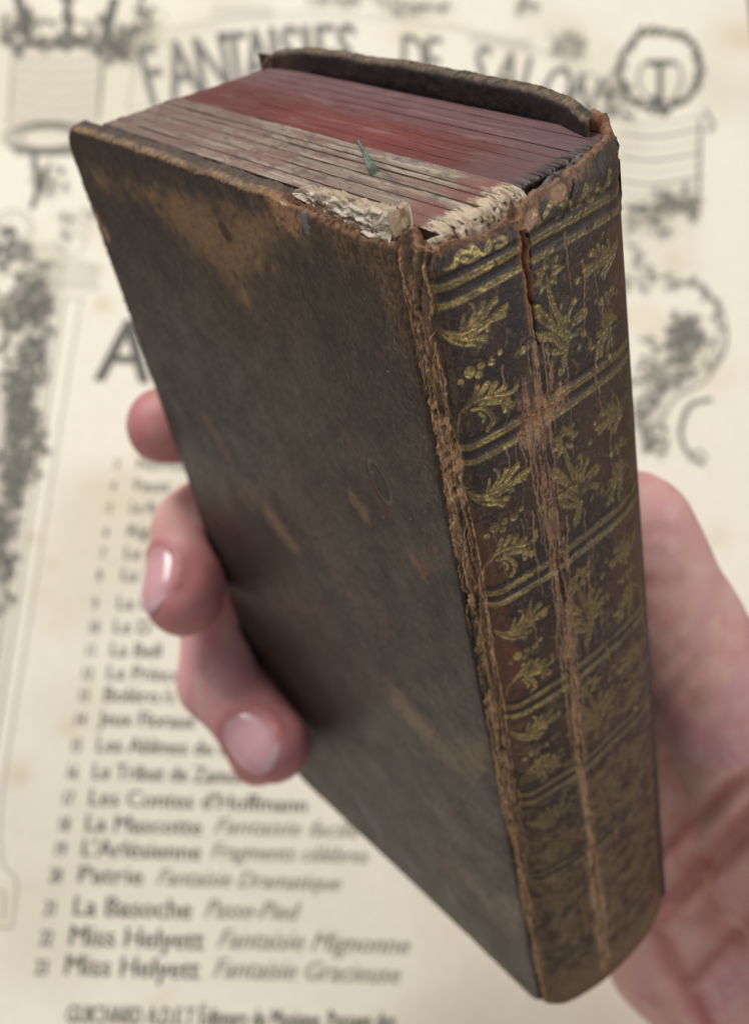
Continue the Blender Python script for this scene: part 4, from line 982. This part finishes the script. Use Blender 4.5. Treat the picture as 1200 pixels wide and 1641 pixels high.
# coarse pass, then evaluate only near the surface
cst = 4
cg = [q[::cst] for q in ax_]; CG = np.stack(np.meshgrid(*cg, indexing='ij'), -1); cd_ = hand_sd(CG)
near = np.abs(cd_) < cst * st * 1.9
from numpy import repeat
big = near.repeat(cst, 0).repeat(cst, 1).repeat(cst, 2)[:n_[0], :n_[1], :n_[2]]
# dilate by one coarse cell
nd = near.copy()
for ax in range(3):
    nd |= np.roll(near, 1, ax) | np.roll(near, -1, ax)
big = nd.repeat(cst, 0).repeat(cst, 1).repeat(cst, 2)[:n_[0], :n_[1], :n_[2]]
vol = cd_.repeat(cst, 0).repeat(cst, 1).repeat(cst, 2)[:n_[0], :n_[1], :n_[2]].copy()
idx = np.argwhere(big); vol[big] = hand_sd(lo + idx * st)
def surface_nets(v, lo, st):
    ins = v < 0; nx, ny, nz = v.shape
    c = np.zeros((nx - 1, ny - 1, nz - 1), np.int8)
    for a in (0, 1):
        for b in (0, 1):
            for d in (0, 1): c += ins[a:nx - 1 + a, b:ny - 1 + b, d:nz - 1 + d]
    act = (c > 0) & (c < 8); ids = -np.ones(act.shape, np.int64); ci = np.argwhere(act); ids[act] = np.arange(len(ci))
    S = np.zeros((len(ci), 3)); W = np.zeros(len(ci))
    cor = [(a, b, d) for a in (0, 1) for b in (0, 1) for d in (0, 1)]
    for p in cor:
        for ax in range(3):
            if p[ax] == 0:
                q = list(p); q[ax] = 1
                A = v[ci[:, 0] + p[0], ci[:, 1] + p[1], ci[:, 2] + p[2]]; B = v[ci[:, 0] + q[0], ci[:, 1] + q[1], ci[:, 2] + q[2]]
                m_ = (A < 0) != (B < 0); t = np.where(m_, A / (A - B + 1e-12), 0)
                pt = np.tile(np.array(p, float), (len(ci), 1)); pt[:, ax] = t
                S[m_] += pt[m_]; W[m_] += 1
    V = lo + (ci + S / W[:, None]) * st; F = []
    for ax in range(3):
        o = [(1, 2), (2, 0), (0, 1)][ax]
        sl = [slice(1, n - 1) for n in v.shape]; s0 = list(sl); s1 = list(sl); s0[ax] = slice(0, v.shape[ax] - 1); s1[ax] = slice(1, v.shape[ax])
        a = ins[tuple(s0)]; b = ins[tuple(s1)]; e_ = np.argwhere(a != b); off = np.ones(3, int); off[ax] = 0; e2 = e_ + off
        sg = a[tuple(e_.T)]
        u, w_ = o
        def idd(du, dw):
            q = e2.copy(); q[:, u] -= du; q[:, w_] -= dw; return ids[tuple(q.T)]
        quad = np.stack([idd(1, 1), idd(0, 1), idd(0, 0), idd(1, 0)], 1)
        quad[~sg] = quad[~sg][:, ::-1]; F.append(quad)
    F = np.vstack(F); return V, F[(F >= 0).all(1)]
HV, HF = surface_nets(vol, lo, st)
# project twice onto the exact surface for smoothness
def sd_grad(P, e=.25):
    g0 = hand_sd(P); G = np.stack([hand_sd(P + np.eye(3)[i] * e) for i in range(3)], -1) - g0[:, None]
    G = G / (np.linalg.norm(G, axis=1)[:, None] + 1e-9); return g0, G
for _ in range(2):
    d0, G = sd_grad(HV); HV = HV - G * d0[:, None]
CC = RB.T @ (-TB)                                        # camera point in book frame
def camdir(p): v = CC - p; return v / np.linalg.norm(v)
left_dir = -(RB.T @ np.array([1., 0, 0])); down_dir = RB.T @ np.array([0, 1., 0])
nail_args = []
for nme, wc, wl, wd_, mid, L_, W_ in (('ring', .95, .5, .2, -1.2, 13, 6.0), ('middle', .75, .95, .05, -1.0, 13, 5.8)):
    t_p, b_p = chains[nme][0][-1], chains[nme][0][-2]; ax_n = (t_p - b_p) / np.linalg.norm(t_p - b_p)
    nr = camdir(t_p) * wc + left_dir * wl + down_dir * wd_; nr = nr - ax_n * (nr @ ax_n); nr /= np.linalg.norm(nr)
    nail_args.append((t_p, ax_n, nr, np.cross(ax_n, nr), L_, W_, mid))
def d_seg(P, pts):
    d = np.full(len(P), 1e9)
    for i in range(len(pts) - 1):
        a, b = pts[i], pts[i + 1]; ab = b - a; t = np.clip(((P - a) @ ab) / (ab @ ab), 0, 1); d = np.minimum(d, np.linalg.norm(P - a - t[:, None] * ab, axis=1))
    return d
CC = RB.T @ (-TB)                                        # camera point in book frame
def cast(px, py, dmin=120):
    """first point of the hand along the sight line of a traced crease point"""
    dr = RB.T @ np.array([(px - 600) / FPX, (py - 820.5) / FPX, 1.]); dr /= np.linalg.norm(dr); t = dmin
    for _ in range(60):
        q = CC + dr * t; s_ = float(hand_sd(q[None])[0])
        if s_ < .02: return q
        t += s_
        if t > 420: return None
def crease(pxs, depth, width):
    pts = [cast(*q) for q in smooth_line(pxs, 4)]; pts = [q for q in pts if q is not None]
    if len(pts) > 1: return (pts, depth, width)
cl = [crease(*q) for q in (
    ([(1015, 862), (1045, 850), (1085, 855)], .35, 1.2), ([(1020, 930), (1050, 938), (1085, 928)], .55, 1.2), ([(1025, 885), (1060, 882)], .2, .9),
    ([(1050, 1130), (1080, 1090), (1110, 1060)], .35, 1.6), ([(1045, 1200), (1080, 1150), (1120, 1110)], .35, 1.6), ([(1050, 1010), (1085, 985)], .2, 1.0), ([(1055, 1060), (1085, 1035)], .2, 1.0),
    ([(1055, 1370), (1110, 1320), (1160, 1270), (1210, 1235)], 1.1, 1.7), ([(1055, 1455), (1110, 1405), (1170, 1335), (1215, 1290)], 1.9, 1.8), ([(1058, 1480), (1120, 1420), (1200, 1340)], 1.0, 1.2),
    ([(1110, 1575), (1150, 1530), (1210, 1470)], 1.4, 1.6), ([(1040, 1480), (1075, 1540), (1110, 1600), (1135, 1660)], 2.0, 2.0), ([(1130, 1480), (1150, 1450)], .6, 3.0), ([(1070, 1320), (1100, 1290)], .3, 1.2)) ]
SH = np.zeros(len(HV)); CRS = np.zeros(len(HV))
for c_ in cl:
    if c_ is None: continue
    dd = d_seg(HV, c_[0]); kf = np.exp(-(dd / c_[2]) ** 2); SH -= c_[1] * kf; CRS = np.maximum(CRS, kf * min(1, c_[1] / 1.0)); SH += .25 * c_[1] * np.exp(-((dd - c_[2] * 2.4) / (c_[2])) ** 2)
lum = fbm(HV[:, 0] / 9 + HV[:, 2] / 14, HV[:, 1] / 9 - HV[:, 2] / 11, 3, 4); lum2 = fbm(HV[:, 0] / 2.6 + HV[:, 1] / 4, HV[:, 2] / 2.6 + HV[:, 1] / 5, 3, 7)
SH += (lum - .5) * .7 + (lum2 - .5) * .16
NF = np.zeros(len(HV))
for (t_p, ax_n, nr, lt, L_, W_, mid) in nail_args:
    rel = HV - (t_p + ax_n * mid); a_ = rel @ ax_n / (L_ / 2); l_ = np.arctan2(rel @ lt, rel @ nr) * 7.4 / W_
    rr = np.hypot(a_, l_); nearf = (np.linalg.norm(rel, axis=1) < 14) * (rel @ nr > 0)
    k_ = np.exp(-((rr - 1.18) / .13) ** 2) * nearf * (1 - sm(.2, .8, a_)); SH = SH + .7 * k_ - .25 * (1 - sm(.85, 1.0, rr)) * nearf; NF = np.maximum(NF, k_)
HV2 = HV + G * SH[:, None]
HC = np.zeros((len(HV), 3)) + srgb(212, 164, 156)
HC = mix(HC, srgb(204, 152, 156), sm(.35, .65, lum)); HC = mix(HC, srgb(212, 178, 168), sm(.5, .7, lum2) * .5)
tips = np.zeros(len(HV))
for nme, r_ in (('index', 15), ('middle', 16), ('ring', 15), ('pinky', 13)):
    p_ = chains[nme][0][-1]; tips = np.maximum(tips, 1 - sm(.5, 1.25, np.linalg.norm(HV - p_, axis=1) / r_))
HC = mix(HC, srgb(178, 108, 110), tips * .8 * (.6 + .8 * (lum2 - .1)))
HC = mix(HC, srgb(196, 132, 128), sm(.55, .75, fbm(HV[:, 0] / 5 + HV[:, 1] / 7, HV[:, 2] / 5 + HV[:, 1] / 9, 3, 9)) * .45)
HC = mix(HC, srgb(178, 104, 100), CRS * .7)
HC = mix(HC, srgb(150, 84, 84), NF * .45)
hand = bpy.data.objects.new("hand", None); link(hand); hand.matrix_world = MB
tag(hand, "bare right hand gripping the book from behind, fingertips curled over its left edge", "hand")
mesh_obj("skin", HV2, HF, M_skin, hand, HC, np.zeros((len(HV), 3)) + [.5, 0, 0])

def nail(tip, ax, n, lat, L, Wd, mid):
    """nail plate: an oval laid on the finger, slightly proud, with a paler free edge"""
    nu, nv = 30, 44; V = []; C = []
    for j in range(nv):
        for i in range(nu):
            u = math.sin((i / (nu - 1) - .5) * math.pi); tt = -math.cos(j / (nv - 1) * math.pi) * .999
            wv = Wd * (1 - abs(tt) ** 2.7) ** .5
            p0 = tip + ax * (mid + tt * L / 2); ang = u * wv / 7.4
            dr = n * math.cos(ang) + lat * math.sin(ang); q = p0 + dr * 16
            for _ in range(18):
                s_ = float(hand_sd(q[None])[0]); q = q - dr * min(s_, 4) * .9
                if (q - p0) @ dr < 1: break
            rr = min(1., math.hypot(u * wv / Wd, tt)); V.append(q + dr * (.32 * (1 - rr ** 6) + .02 + .3 * sm(.5, 1, tt)))
            c = srgb(206, 156, 164) * (1 - .25 * sm(.3, .9, -tt)) ; k_ = float(sm(.72, .82, tt + .15 * u * u)); C.append(c * (1 - k_) + srgb(212, 174, 176) * k_)
    V = np.array(V); V2 = V - n * .5
    F = np.vstack([grid_faces(nv, nu), grid_faces(nv, nu, True, nu * nv)])
    per = [i for i in range(nu)] + [nu * j + nu - 1 for j in range(1, nv)] + [nu * (nv - 1) + i for i in range(nu - 2, -1, -1)] + [nu * j for j in range(nv - 2, 0, -1)]
    rim = [(per[i], per[i] + nu * nv, per[(i + 1) % len(per)] + nu * nv, per[(i + 1) % len(per)]) for i in range(len(per))]
    C = np.array(C * 2)
    return mesh_obj("fingernail", np.vstack([V, V2]), np.vstack([F, np.array(rim)]), M_nail, hand, C, np.zeros(C.shape) + [.28, 0, 0])
for a_ in nail_args: nail(*a_)
